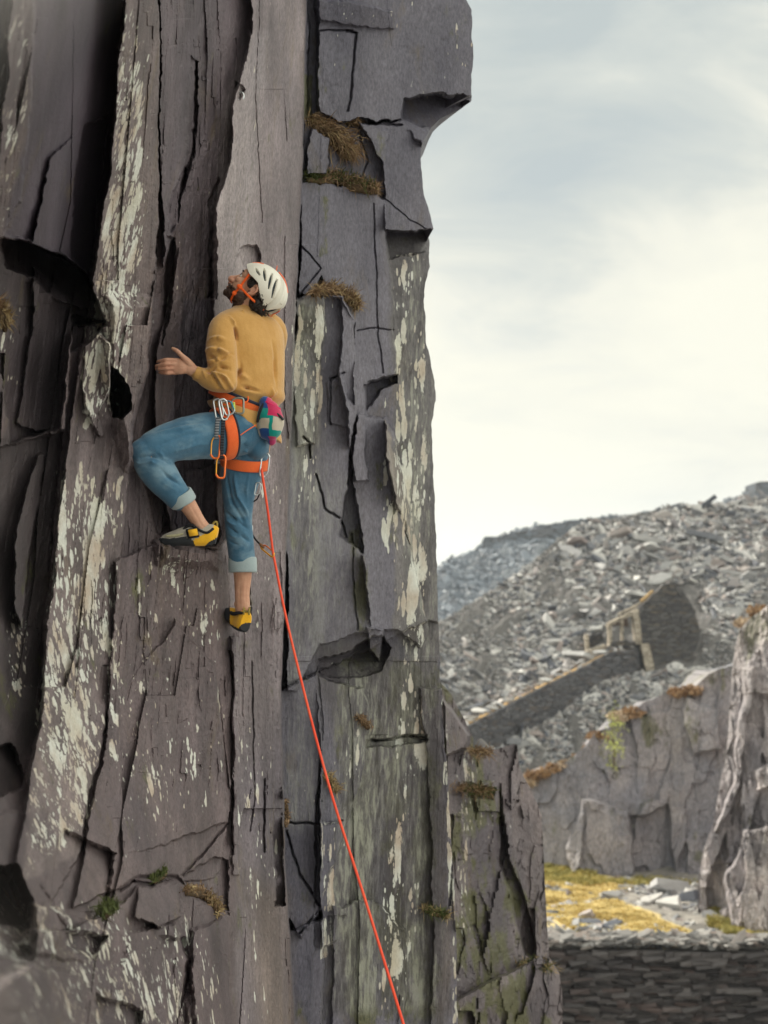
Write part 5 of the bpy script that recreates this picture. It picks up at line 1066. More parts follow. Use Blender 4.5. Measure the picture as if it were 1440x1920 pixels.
def helmet(person):
    c = Hd(-.010, 0, .037); nu, nv = 420, 190; ph = np.linspace(-math.pi, math.pi, nu, endpoint=False); R = []; Fm = []
    fr = np.array([-.145, -.122, -.104, -.088, -.072, -.043, -.011, .02, .044, .07, .094, .13]); ub = np.array([.040, .004, -.020, -.030, -.014, .012, .042, .047, .050, .064, .082, .086])
    rf, rs, ru = .123, .096, .105
    V = np.zeros((nv, nu, 3)); loc = np.zeros((nv, nu, 3))
    for j, a in enumerate(ph):
        ca, sa = math.cos(a), math.sin(a)
        # angle at which this meridian meets the rim curve
        ts = np.linspace(.05, 2.2, 400); ff = rf * np.sin(ts) * ca - .010; uu = ru * np.cos(ts) + .037; k = np.argmax(uu < np.interp(ff, fr, ub)); tb = ts[k]
        th = np.linspace(.0, tb, nv); f_ = rf * np.sin(th) * ca; s_ = rs * np.sin(th) * sa; u_ = ru * np.cos(th); u_ = u_ + .006 * np.exp(-(s_ / .02) ** 2) * np.sin(th)
        f_ = np.where(f_ < 0, f_ * (1 + .05 * np.sin(th) ** 2), f_); loc[:, j] = np.stack([f_, s_, u_], 1)
    N_ = loc / np.array((rf, rs, ru)) ** 2; N_ /= np.linalg.norm(N_, axis=2)[..., None]; dep = np.zeros((nv, nu)); th = np.linspace(0, 1, nv)[:, None]
    # long slots, four a side, cut through the shell
    slots = [((.052, .050), (.016, .036), .0060), ((.024, .072), (-.018, .033), .0072), ((-.018, .076), (-.053, .014), .0072), ((-.050, .070), (-.087, -.008), .0070), ((-.088, .054), (-.104, .008), .0060)]
    f_, s_, u_ = loc[..., 0], loc[..., 1], loc[..., 2]; side = np.abs(s_) > .030
    for (a, b_, w_) in slots:
        a = np.array(a); b_ = np.array(b_); p = np.stack([f_, u_ * 1.0], -1); ab = b_ - a; t = np.clip(((p - a) @ ab) / (ab @ ab), 0, 1); d = np.linalg.norm(p - a - t[..., None] * ab, axis=-1)
        ww = w_ * (.55 + .45 * np.sin(np.pi * np.clip(t, .08, .92))); dep = np.maximum(dep, np.clip((ww - d) / .0035, 0, 1) * side)
    ridge = .004 * np.exp(-((np.abs(s_) - .030) / .007) ** 2) * (u_ > .0)
    V = Hd(0, 0, 0) + 0; Pt = c + (loc - N_ * (dep * .013)[..., None] + N_ * ridge[..., None]) @ np.stack([hf, hs, hu]); inner = c + (loc * .90)[-1] @ np.stack([hf, hs, hu]); inner2 = c + (loc[-1] * .62 + np.array((0, 0, .02))) @ np.stack([hf, hs, hu])
    rings = np.concatenate([Pt, inner[None], inner2[None]], 0); nr = len(rings); mb = MB(); Fs = []; Ms = []
    for i in range(nr - 1):
        for a in range(nu):
            b_ = (a + 1) % nu; Fs.append((i * nu + a, i * nu + b_, (i + 1) * nu + b_, (i + 1) * nu + a)); Ms.append(1 if (i < nv and dep[min(i, nv - 1), a] > .75) or i >= nv else 0)
    mb.V.append(rings.reshape(-1, 3)); mb.F = Fs; mb.M = Ms; mb.n = nr * nu; o = mb.build('helmet', [M_HELM, M_VENT], person)
    o['label'] = 'white vented climbing helmet with orange details'
    k = MB()
    def hp(f, s, u, off=.003):
        v = np.array((f, s, u)); n = v / np.array((rf, rs, ru)) ** 2; n /= np.linalg.norm(n); q = v / math.sqrt(sum((v / np.array((rf, rs, ru))) ** 2)); q = q + n * off; return c + q @ np.stack([hf, hs, hu])
    k.tube([hp(.085, .030, .065), hp(.068, .034, .085), hp(.052, .036, .095)], np.array([(.0035, .002)] * 3), seg=8); k.build('lamp_clip', [M_HOR], o)
    k = MB(); k.tube([hp(-.02, .004, .108, .006), hp(-.06, .004, .09, .006), hp(-.095, .004, .055, .006)], [.003] * 3, seg=8); k.build('stripe', [M_HOR], o)
    k = MB(); rim = [c + (loc[-1, j] * 1.01) @ np.stack([hf, hs, hu]) for j in range(int(nu * .03), int(nu * .40), 7)]; k.tube(rim, [.0026] * len(rim), seg=6, sub=2); k.build('rim_cord', [M_HOR], o)
    # chin strap
    k = MB(); r1 = np.array([(.0015, .0085)] * 4)
    pts = [Hd(.046, .0785, .058), Hd(.046, .073, .030), Hd(.047, .068, .005), Hd(.044, .066, -.018)]; k.tube(pts, np.array([(.0055, .002)] * 4), seg=8, up=hf, flat=True)
    k.tube([Hd(.044, .068, -.018), Hd(.022, .075, -.022), Hd(-.012, .083, -.028), Hd(-.052, .070, -.030), Hd(-.09, .040, -.030)], np.array([(.005, .002)] * 5), seg=8, up=hu, flat=True)
    k.tube([Hd(.044, .068, -.018), Hd(.050, .058, -.048), Hd(.052, .038, -.075), Hd(.052, .0, -.086), Hd(.050, -.045, -.07)], np.array([(.005, .002)] * 5), seg=8, up=hf, flat=True)
    k.ell(Hd(.046, .072, -.018), hf * .014, hs * .006, hu * .010, n=8); k.ell(Hd(.051, .056, -.052), hf * .010, hs * .006, hu * .012, n=8); k.build('chin_strap', [M_ORSTR], o)
helmet(person)

def sweater(person):
    mb = MB(); a = nrm((.69, .72, 0)); b_ = nrm((-.72, .69, 0))
    sec = [(574, 461, .050, .050, 0), (582, 460, .072, .064, 0), (589, 461, .112, .074, 0), (599, 464, .156, .088, 0), (614, 466, .178, .098, .0), (640, 466, .181, .114, 0), (675, 466, .177, .121, 0), (705, 466, .174, .125, 0), (728, 466, .172, .128, 0), (742, 467, .172, .130, 0), (752, 462, .150, .118, 0), (763, 459, .146, .115, 0),
           (776, 456, .166, .136, 0), (788, 459, .172, .140, 0), (797, 460, .170, .138, 0)]
    sec = np.array(sec); T, Rr = catmull(np.hstack([sec[:, [0, 1]], np.zeros((len(sec), 1)), sec[:, 2:4]]), 4, False, 3); R = []
    th = np.linspace(0, 2 * math.pi, 40, endpoint=False)
    for (py, cx, _), (A_, B_) in zip(T, Rr):
        sl = np.clip((py - 735) / 60, 0, 1) * .055                                   # the hem drops to the right
        cen = Q(cx, py, D0 + .01); ring = cen + A_ * np.sign(np.cos(th))[:, None] * (np.abs(np.cos(th)) ** .85)[:, None] * a + B_ * np.sin(th)[:, None] * b_
        ring[:, 2] -= sl * (ring[:, 0] - cen[0]) / .11; R.append(ring)
    mb.rings(R)
    mb.tube([Q(436, 604, 6.07), Q(420, 612, 6.03), Q(415, 635, 5.995), Q(415, 665, 5.975), Q(419, 695, 5.96), Q(425, 716, 5.955)], [.050, .058, .063, .065, .062, .048], seg=20)
    mb.tube([Q(422, 714, 5.955), Q(405, 711, 5.95), Q(388, 708, 5.95), Q(374, 702, 5.948), Q(369, 700, 5.947)], [.052, .056, .047, .033, .029], seg=20)
    mb.tube([Q(500, 606, 6.22), Q(512, 628, 6.27), Q(500, 680, 6.37), Q(476, 668, 6.42), Q(462, 650, 6.46)], [.058, .066, .058, .048, .034], seg=16)
    me = remesh(mb, .0042, 7, .6)
    z = lambda x, y, d=5.99: Q(x, y, d)
    L = [([z(389, 658, 5.95), z(405, 652, 5.90), z(432, 668, 5.93)], .010, .010), ([z(391, 668, 5.93), z(410, 676, 5.90), z(436, 662, 5.93)], .009, -.008), ([z(388, 681, 5.93), z(402, 672, 5.90), z(428, 682, 5.92)], .009, .011),
         ([z(388, 700, 5.92), z(406, 686, 5.89), z(430, 692, 5.91)], .008, -.010), ([z(392, 640, 5.95), z(406, 632, 5.92), z(424, 640, 5.94)], .010, .006), ([z(400, 700, 5.9), z(420, 705, 5.9), z(436, 728, 5.93)], .008, .010), ([z(384, 690, 5.92), z(398, 700, 5.89), z(410, 724, 5.91)], .008, -.008),
         ([z(392, 694, 5.91), z(407, 707, 5.89), z(422, 729, 5.92)], .007, .008), ([z(380, 695, 5.92), z(386, 707, 5.91), z(392, 724, 5.93)], .006, .006), ([z(404, 620, 5.97), z(420, 600, 6.0), z(436, 594, 6.02)], .008, -.004),
         ([z(424, 598, 6.02), z(440, 618, 5.99), z(449, 650, 5.97), z(452, 690, 5.98), z(442, 722, 6.0)], .007, -.020), ([z(430, 596, 6.0), z(448, 620, 5.97), z(458, 655, 5.96), z(462, 700, 5.96)], .008, .010),
         ([z(470, 604, 5.98), z(478, 650, 5.98), z(474, 715, 5.98)], .013, .009), ([z(484, 600, 6.0), z(492, 650, 5.99), z(490, 720, 6.0)], .012, -.009), ([z(498, 610, 6.03), z(506, 655, 6.03), z(504, 722, 6.03)], .012, .010), ([z(513, 628, 6.08), z(519, 670, 6.09), z(514, 730, 6.1)], .010, -.008),
         ([z(446, 702, 5.99), z(480, 714, 5.98), z(515, 704, 6.03)], .013, .006), ([z(440, 724, 6.0), z(470, 728, 5.99), z(510, 742, 6.03)], .009, -.012), ([z(462, 735, 5.98), z(500, 752, 6.02), z(520, 735, 6.08)], .010, .010), ([z(505, 690, 6.03), z(516, 720, 6.06), z(508, 748, 6.06)], .010, .010),
         ([z(400, 770, 6.0), z(430, 772, 5.98), z(470, 790, 5.98)], .006, -.008), ([z(400, 764, 6.0), z(436, 763, 5.97), z(480, 782, 5.98)], .006, .007), ([z(430, 784, 5.98), z(455, 784, 5.97), z(478, 800, 5.98)], .006, .008), ([z(440, 792, 5.98), z(462, 793, 5.97), z(484, 806, 6.0)], .005, -.007), ([z(392, 776, 6.02), z(410, 778, 6.0), z(438, 783, 5.98)], .005, -.006),
         ([z(450, 762, 5.98), z(476, 770, 5.98), z(492, 786, 6.0)], .006, -.006), ([z(448, 585, 6.05), z(460, 583, 6.03), z(478, 589, 6.04), z(496, 600, 6.08)], .006, .005)]
    folds(me, [(a_, b__ * .85, c_ * 2.6) for a_, b__, c_ in L]); V, N = get_vn(me); V += N * (.0045 * fbm(V[:, 0] * 14, V[:, 2] * 9 + V[:, 1] * 8, 3, 3))[:, None]; put_v(me, V)
    o = link('sweatshirt', me, [M_SWEAT], person, smooth=True)
    k = MB(); c_ = Q(369.5, 700.5, 5.947); ax = nrm(Q(385, 707, 5.95) - c_)
    k.tube([c_ - ax * .008, c_ + ax * .010, c_ + ax * .024], [.0305, .0325, .0335], seg=18, capr=False); k.build('cuff', [M_SWEAT], o)
    return o
sweater(person)

def jeans(person):
    mb = MB()
    mb.ell(Q(458, 805, 6.15), np.array((.105, .06, -.01)), np.array((-.06, .105, 0)), (0, 0, .115), n=20); mb.ell(Q(481, 832, 6.12), (.058, 0, 0), (0, .08, 0), (0, 0, .072), n=16)
    mb.tube([Q(452, 808, 6.08), Q(415, 815, 6.02), Q(370, 819, 5.95), Q(325, 828, 5.88), Q(288, 840, 5.83), Q(270, 846, 5.815)], [.104, .103, .096, .086, .074, .058], seg=24)
    mb.tube([Q(272, 848, 5.815), Q(285, 868, 5.83), Q(303, 893, 5.85), Q(322, 917, 5.87), Q(334, 932, 5.885)], [.064, .076, .074, .062, .056], seg=24)
    mb.tube([Q(466, 838, 6.18), Q(459, 868, 6.19), Q(450, 905, 6.19), Q(447, 945, 6.19), Q(447, 985, 6.195), Q(451, 1020, 6.21), Q(454, 1050, 6.22)], [.094, .096, .082, .066, .060, .060, .0585], seg=24)
    me = remesh(mb, .0042, 6, .6); z = lambda x, y, d=5.85: Q(x, y, d)
    L = [([z(262, 858, 5.76), z(285, 855, 5.76), z(318, 868, 5.80)], .008, -.009), ([z(256, 868, 5.77), z(285, 866, 5.76), z(318, 884, 5.80)], .007, .008), ([z(300, 850, 5.77), z(315, 862, 5.78), z(328, 868, 5.82)], .008, .009), ([z(305, 838, 5.76), z(322, 852, 5.78), z(345, 860, 5.84)], .008, -.007),
         ([z(270, 826, 5.78), z(320, 806, 5.80), z(385, 795, 5.88)], .009, .005), ([z(300, 835, 5.77), z(350, 815, 5.83), z(400, 810, 5.9)], .010, -.006), ([z(330, 845, 5.81), z(370, 832, 5.86), z(408, 830, 5.92)], .010, .006), ([z(280, 880, 5.77), z(300, 900, 5.79), z(330, 920, 5.82)], .008, .005), ([z(290, 870, 5.77), z(315, 895, 5.79), z(345, 912, 5.83)], .008, -.006),
         ([z(360, 785, 5.9), z(375, 800, 5.88), z(395, 830, 5.90)], .007, -.004),
         ([z(420, 960, 6.15), z(445, 978, 6.12), z(473, 995, 6.16)], .008, -.009), ([z(422, 972, 6.15), z(446, 990, 6.12), z(472, 1008, 6.16)], .007, .009), ([z(422, 985, 6.15), z(448, 1003, 6.13), z(474, 1018, 6.17)], .007, -.008), ([z(426, 1000, 6.15), z(450, 1014, 6.13), z(474, 1030, 6.17)], .007, .007),
         ([z(438, 890, 6.1), z(446, 930, 6.12), z(470, 975, 6.15)], .009, .006), ([z(424, 890, 6.12), z(434, 940, 6.13), z(462, 985, 6.14)], .008, -.007), ([z(470, 880, 6.1), z(462, 920, 6.12), z(470, 955, 6.14)], .008, .005), ([z(450, 870, 6.08), z(480, 884, 6.1), z(496, 892, 6.14)], .007, -.006), ([z(428, 1015, 6.16), z(450, 1024, 6.14), z(473, 1020, 6.16)], .006, -.005),
         ([z(445, 812, 6.0), z(470, 838, 6.0), z(502, 850, 6.06)], .006, -.005), ([z(440, 830, 6.0), z(465, 848, 6.03), z(500, 855, 6.06)], .008, .004)]
    folds(me, [(a_, b__ * .85, c_ * 2.4) for a_, b__, c_ in L]); V, N = get_vn(me); V += N * (.004 * fbm(V[:, 0] * 18, V[:, 2] * 14 + V[:, 1] * 9, 3, 3))[:, None]; put_v(me, V)
    o = link('jeans', me, [M_DENIM], person, smooth=True)
    def cuff(c, ax, r0, h):
        ax = nrm(ax); pts = [c - ax * h / 2, c - ax * h * .3, c + ax * h * .35, c + ax * h / 2]; k = MB(); u = nrm(np.cross(ax, (0, 1, .2))); v = np.cross(ax, u); th = np.linspace(0, 2 * math.pi, 40, endpoint=False); R = []
        for off, rr in [(-.5, .90), (-.5, 1.0), (-.40, 1.045), (.0, 1.06), (.40, 1.05), (.5, 1.01), (.5, .88), (0, .86)]:
            wob = 1 + .015 * np.sin(th * 3 + off * 2); R.append(c + ax * h * off + r0 * rr * (np.cos(th) * wob)[:, None] * u + r0 * rr * (np.sin(th) * wob)[:, None] * v)
        k.rings(R, closed=True); k.build('rolled_cuff', [M_CUFF], o)
    cuff(Q(340, 934, 5.885), Q(350, 954, 5.90) - Q(337, 930, 5.88), .0545, .048); cuff(Q(455, 1059, 6.222), (.01, .0, -1), .0600, .068)
    k = MB(); k.box(Q(452, 816, 5.985), (.045, .01, -.018), (.004, .002, .03), (0, .002, 0)); pk = k.build('back_pocket', [M_DENIM], o)
    return o
jeans(person)

def shoe(person, name, pts, secs, up, label):
    """lofted climbing shoe; secs = (half height, half width) along the foot"""
    mb = MB(); pts = np.array(pts); T, Rr = catmull(np.hstack([pts, np.array(secs)]), 6, False, 3); up = nrm(up); n = len(T); th = np.linspace(0, 2 * math.pi, 32, endpoint=False); R = []
    for i in range(n):
        tg = nrm(T[min(i + 1, n - 1)] - T[max(i - 1, 0)]); a = nrm(up - tg * (up @ tg)); b_ = np.cross(tg, a); hh, ww = Rr[i]
        c_, s_ = np.cos(th), np.sin(th); hgt = np.where(c_ > 0, c_ ** 1, -np.abs(c_) ** .55); wid = np.sign(s_) * np.abs(s_) ** .8
        R.append(T[i] + hh * hgt[:, None] * a + ww * wid[:, None] * b_)
    R = np.array(R); cen = R.mean(1, keepdims=True)
    R = np.concatenate([cen[:1] + (R[:1] - cen[:1]) * .05 + (R[:1].mean(1, keepdims=True) * 0), cen[:1] + (R[:1] - cen[:1]) * .7, R, cen[-1:] + (R[-1:] - cen[-1:]) * .7, cen[-1:] + (R[-1:] - cen[-1:]) * .05]); return R
def shoes(person):
    # left shoe, side on, toe to the left
    cols = lambda m: m
    R = shoe(person, 'shoe', [Q(299, 1016, 5.93), Q(310, 1014, 5.925), Q(330, 1009, 5.92), Q(352, 1005, 5.915), Q(376, 1004, 5.915), (Q(396, 1003, 5.915)), Q(407, 1005, 5.915)],
             [(.012, .018), (.026, .032), (.034, .040), (.042, .040), (.045, .036), (.045, .033), (.034, .024)], (0, -.1, 1), '')
    def surf(R, name, fn, mats, parent):
        nr, nc = R.shape[:2]; mb = MB(); Fs = []; Ms = []
        px, py, _ = proj(R.reshape(-1, 3)); px = px.reshape(nr, nc); py = py.reshape(nr, nc)
        for i in range(nr - 1):
            for a in range(nc):
                b_ = (a + 1) % nc; x = (px[i, a] + px[i, b_] + px[i + 1, a] + px[i + 1, b_]) / 4; y = (py[i, a] + py[i, b_] + py[i + 1, a] + py[i + 1, b_]) / 4; Fs.append((i * nc + a, i * nc + b_, (i + 1) * nc + b_, (i + 1) * nc + a)); Ms.append(fn(x, y))
        mb.V.append(R.reshape(-1, 3)); mb.F = Fs; mb.M = Ms; mb.n = nr * nc; return mb.build(name, mats, parent)
    # finer grid so that the panels have clean edges
    def dense(R, k=3):
        n = len(R); t = np.linspace(0, n - 1, n * k); i = np.clip(np.floor(t).astype(int), 0, n - 2); f = (t - i)[:, None, None]; A_ = R[i] * (1 - f) + R[i + 1] * f
        m = A_.shape[1]; B = np.empty((A_.shape[0], m * 2, 3)); B[:, ::2] = A_; B[:, 1::2] = (A_ + np.roll(A_, -1, 1)) / 2; return B
    def f1(x, y):
        if y > np.interp(x, [297, 318, 345, 362, 368], [1008, 1010, 1006, 1012, 1030]) and x < 368: return 0
        if y > np.interp(x, [378, 392, 405, 410], [1030, 1016, 1009, 1004]): return 0
        if y > np.interp(x, [354, 366, 395, 402, 410], [1024, 1010, 995, 985, 975]): return 1
        return 2
    s1 = surf(dense(R), 'climbing_shoe', f1, [M_RUB, M_YEL, M_SUEDE], person); s1['label'] = 'yellow and black climbing shoe on the raised foot, side on'
    k = MB(); k.box(Q(361, 1000, 5.872), (.024, .004, .004), (.002, -.012, .001), (-.004, -.004, .019)); k.build('strap', [M_BLK], s1); k = MB(); k.box(Q(362, 999, 5.862), (.018, .003, .003), (.002, -.010, .001), (-.003, -.004, .013)); k.build('strap_patch', [M_YEL], s1)
    k = MB(); k.tube([Q(345, 992, 5.89), Q(357, 984, 5.885), Q(374, 994, 5.880), Q(388, 999, 5.880), Q(399, 992, 5.89)], [.006, .007, .0055, .0055, .006], seg=8); k.build('collar', [M_BLK], s1)
    k = MB(); k.tube([Q(399, 991, 5.915), Q(400, 981, 5.915), Q(406, 978.5, 5.915), Q(407, 985, 5.915), Q(403, 994, 5.915)], np.array([(.0015, .005)] * 5), seg=6, up=(0, 1, 0), flat=True); k.build('heel_loop', [gmat('loop webbing', (.10, .08, .03), (.55, .42, .12), 300)], s1)
    k = MB(); k.tube([Q(312, 1005, 5.885), Q(330, 1004, 5.878), Q(342, 1001, 5.874)], [.004, .006, .004], seg=6); k.build('toe_panel', [gmat('pale suede', (.42, .40, .24), (.55, .52, .34), 60)], s1)
    # right shoe seen from the heel, toe to the wall
    R = shoe(person, 'shoe', [Q(427, 1146, 6.33), Q(433, 1150, 6.31), Q(441, 1156, 6.275), Q(451, 1163, 6.24), Q(458, 1165, 6.19), Q(461, 1166, 6.168)], [(.014, .03), (.026, .038), (.038, .041), (.046, .038), (.048, .032), (.040, .022)], (.12, .25, 1), '')
    def f2(x, y):
        e = ((x - 464) / 17) ** 2 + ((y - 1182) / 14) ** 2
        if x < 431: return 0
        if e < 1 or y > np.interp(x, [424, 450, 480], [1166, 1180, 1188]): return 0
        return 1
    s2 = surf(dense(R, 4), 'climbing_shoe', f2, [M_RUB, M_YEL], person); s2['label'] = 'yellow climbing shoe on the standing foot, heel towards us'
    k = MB(); k.tube([Q(430, 1146, 6.30), Q(437, 1151, 6.21), Q(448, 1149, 6.18), Q(458, 1150, 6.175), Q(468, 1146, 6.19), Q(471, 1140, 6.24)], [.008, .009, .007, .006, .007, .006], seg=8); k.build('collar', [M_BLK], s2)
    for dx in (-5, 5):
        k = MB(); k.tube([Q(462 + dx, 1152, 6.165), Q(462 + dx, 1144, 6.165), Q(463 + dx, 1139, 6.185), Q(463 + dx, 1145, 6.20)], np.array([(.0015, .0045)] * 4), seg=6, up=(0, 1, 0), flat=True); k.build('heel_loop', [bpy.data.materials['loop webbing']], s2)
    k = MB(); k.box(Q(463, 1146, 6.172), (.014, 0, 0), (0, .004, 0), (0, 0, .005)); k.build('tab', [bpy.data.materials['loop webbing']], s2)
shoes(person)

def band(pts, half, thick, seg_up=None, closed=True):
    """flat strap swept round a loop; pts (N,3), axis = strap width direction"""
    mb = MB(); pts = np.array(pts); n = len(pts); R = []
    c = pts.mean(0)
    for i in range(n):
        tg = nrm(pts[(i + 1) % n] - pts[i - 1] if closed else pts[min(i + 1, n - 1)] - pts[max(i - 1, 0)]); ax = nrm(seg_up - tg * (seg_up @ tg)); out = np.cross(tg, ax)
        if out @ (pts[i] - c) < 0: out = -out
        R.append([pts[i] + ax * half + out * thick, pts[i] + ax * half * .7 + out * thick * 1.5, pts[i] - ax * half * .7 + out * thick * 1.5, pts[i] - ax * half + out * thick, pts[i] - ax * half - out * thick, pts[i] + ax * half - out * thick])
    mb.rings(R, closed=closed); return mb
def ring(c, axis, u, ra, rb, n=64):
    axis = nrm(axis); u = nrm(np.asarray(u) - axis * (np.asarray(u) @ axis)); v = np.cross(axis, u); th = np.linspace(0, 2 * math.pi, n, endpoint=False)
    return np.asarray(c) + ra * np.cos(th)[:, None] * u + rb * np.sin(th)[:, None] * v
def harness(person):
    root = empty('harness', (0, 0, 0)); root.parent = person; root.location = (0, 0, 0)
    ax = nrm((.42, -.14, 1)); c = Q(455, 754, 6.14); w_ = ring(c, ax, (.69, .72, 0), .160, .130)
    belt = band(w_, .019, .004, ax).build('waist_belt', [M_ORANGE], root)
    band(w_ + ax * .020, .0065, .0060, ax).build('belt_trim', [M_NAVY], root)
    a2 = nrm((-.85, -.46, -.20)); c2 = Q(414, 814, 6.01); l2 = ring(c2, a2, (0, 0, 1), .109, .107)
    band(l2 - a2 * .008, .026, .004, a2).build('leg_loop', [M_ORANGE], root); band(l2 - a2 * .037, .0045, .005, a2).build('leg_loop_trim', [M_NAVY], root)
    a3 = nrm((.14, -.30, 1)); c3_ = Q(459, 866, 6.19); l3 = ring(c3_, a3, (1, 0, 0), .100, .100); band(l3, .024, .004, a3).build('leg_loop', [M_ORANGE], root)
    # gear loops and the elastic from leg loop to belt
    k = MB(); k.tube([Q(436, 748, 5.99), Q(438, 757, 5.97), Q(450, 757, 5.965), Q(464, 752, 5.98), Q(465, 744, 5.99)], [.0028] * 5, seg=6); k.build('gear_loop', [M_ORSTR], root); k = MB(); k.tube([Q(410, 748, 6.0), Q(414, 757, 5.97), Q(428, 758, 5.965), Q(434, 749, 5.99)], [.0028] * 4, seg=6); k.build('gear_loop', [M_ORSTR], root)
    k = MB(); k.tube([Q(443, 822, 5.93), Q(462, 808, 5.95), Q(480, 797, 5.98)], [.0022] * 3, seg=6); k.build('elastic_cord', [M_ORANGE], root)
harness(person)

# ------------------------------------------------------------------ hardware
def carab(mb, c, L, Wd, ax, side, r=.0045, m=0, gate=1):
    """D-shaped carabiner: long axis ax, width axis side"""
    ax = nrm(ax); side = nrm(side - ax * (np.asarray(side) @ ax)); h = L / 2; w_ = Wd / 2
    o = [(-.95, .2), (-1, -.5), (-.78, -.95), (0, -.95), (.85, -.9), (1, -.3), (.97, .45), (.72, .98)]
    pts = [np.asarray(c) + ax * h * a + side * w_ * b_ for a, b_ in o]; mb.tube(pts, [r] * len(pts), m, seg=8, sub=3)
    a = pts[-1]; b_ = pts[0]; mid = (np.asarray(c) + side * w_ * 1.0 - ax * h * .5); mb.tube([a, mid, b_], [r * .7] * 3, gate, seg=7, sub=3)
def quickdraw(name, top, bot, label, topmat, botmat, slingmat, facing=(1, 0, 0), Lc=.095):
    root = empty(name, tuple(top)); tag(root, label, 'quickdraw', 'quickdraws hanging from the harness'); top = np.asarray(top); bot = np.asarray(bot); ax = nrm(bot - top); side = np.asarray(facing, float)
    Lt = Lc; k = MB(); carab(k, top + ax * Lt * .42, Lt * .92, .034, -ax + np.array((-.25, 0, 0)), side, m=0, gate=0); k.build('carabiner', [topmat], root)
    a = top + ax * Lt * .78; b_ = bot - ax * Lc * .78; n = 10; pts = [a + (b_ - a) * t + np.array((0, -.004 * math.sin(math.pi * t), 0)) for t in np.linspace(0, 1, n)]
    band(pts, .0085, .0022, side, closed=False).build('sling', [slingmat], root)
    k = MB(); carab(k, bot - ax * Lc * .45, Lc, .036, ax, -side, m=0, gate=1); k.build('carabiner', [botmat, M_GATEY], root); return root
def sling_fn(c1, c2):
    def fn(t, b):
        o = t.new('ShaderNodeTexCoord').outputs['Object']; wv = t.new('ShaderNodeTexWave'); wv.bands_direction = 'Z'; t.put(wv.inputs[0], o); t.put(wv.inputs['Scale'], 28); t.put(b.inputs['Base Color'], t.mix(t.map(wv.outputs[1], .55, .7), c1, c2))
    return fn
M_SL1 = mat('grey black sling', (.1, .1, .1), .8, .2, fn=sling_fn((.10, .11, .13), (.33, .35, .38))); M_SL2 = mat('dark sling', (.03, .03, .04), .8, .2, fn=sling_fn((.016, .018, .026), (.06, .065, .08)))
quickdraw('quickdraw', Q(411, 750, 5.89), Q(403, 857, 5.86), 'shorter quickdraw with grey sling and orange lower carabiner, on the left of the harness', M_STEEL, M_GATEO, M_SL1, (1, -.1, 0))
quickdraw('quickdraw', Q(421, 750, 5.88), Q(413, 894, 5.855), 'longer black quickdraw with orange carabiner hanging below the thigh', M_STEEL, M_GATEO, M_SL2, (1, .1, 0))
def small_gear():
    root = empty('carabiner', tuple(Q(449, 762, 5.94))); tag(root, 'steel grey screwgate carabiner hanging from the middle of the gear loop', 'carabiner'); k = MB(); carab(k, Q(446, 761, 5.945), .066, .05, (0, 0, 1), (-1, 0, .1), m=0, gate=0); k.build('body', [mat('gunmetal', (.30, .33, .30), .35, .5, .9)], root)
    k = MB(); k.tube([Q(438.5, 756, 5.93), Q(438.5, 767, 5.93)], [.0055, .0065], seg=8); k.build('screw_sleeve', [mat('lime sleeve', (.55, .62, .12), .4)], root)
    root = empty('carabiner', tuple(Q(428, 765, 5.93))); tag(root, 'blue and silver carabiner beside the two quickdraws', 'carabiner'); k = MB(); carab(k, Q(427, 764, 5.925), .062, .042, (.45, 0, -1), (1, 0, .4), m=0, gate=1); k.build('body', [M_STEEL, mat('blue anodised', (.03, .28, .42), .35, .5, .6)], root)
    # belay device and its carabiner by the right thigh
    root = empty('belay_carabiner', tuple(Q(496, 870, 6.1))); tag(root, 'silver carabiner hanging beside the back of the right thigh', 'carabiner'); k = MB(); carab(k, Q(496, 872, 6.12), .105, .035, (.10, 0, 1), (1, 0, 0), m=0, gate=0); k.build('body', [M_STEEL], root)
    root = empty('nut_tool', tuple(Q(484, 915, 6.14))); tag(root, 'small silver clip with a black cord behind the right thigh', 'clip'); k = MB(); carab(k, Q(483, 917, 6.14), .055, .022, (.15, 0, 1), (1, 0, 0), r=.003, m=0, gate=0); k.build('clip', [M_STEEL], root); k = MB(); k.tube([Q(486, 927, 6.14), Q(482, 936, 6.15), Q(474, 941, 6.2)], [.003] * 3, seg=6); k.build('cord', [M_BLK], root)
small_gear()
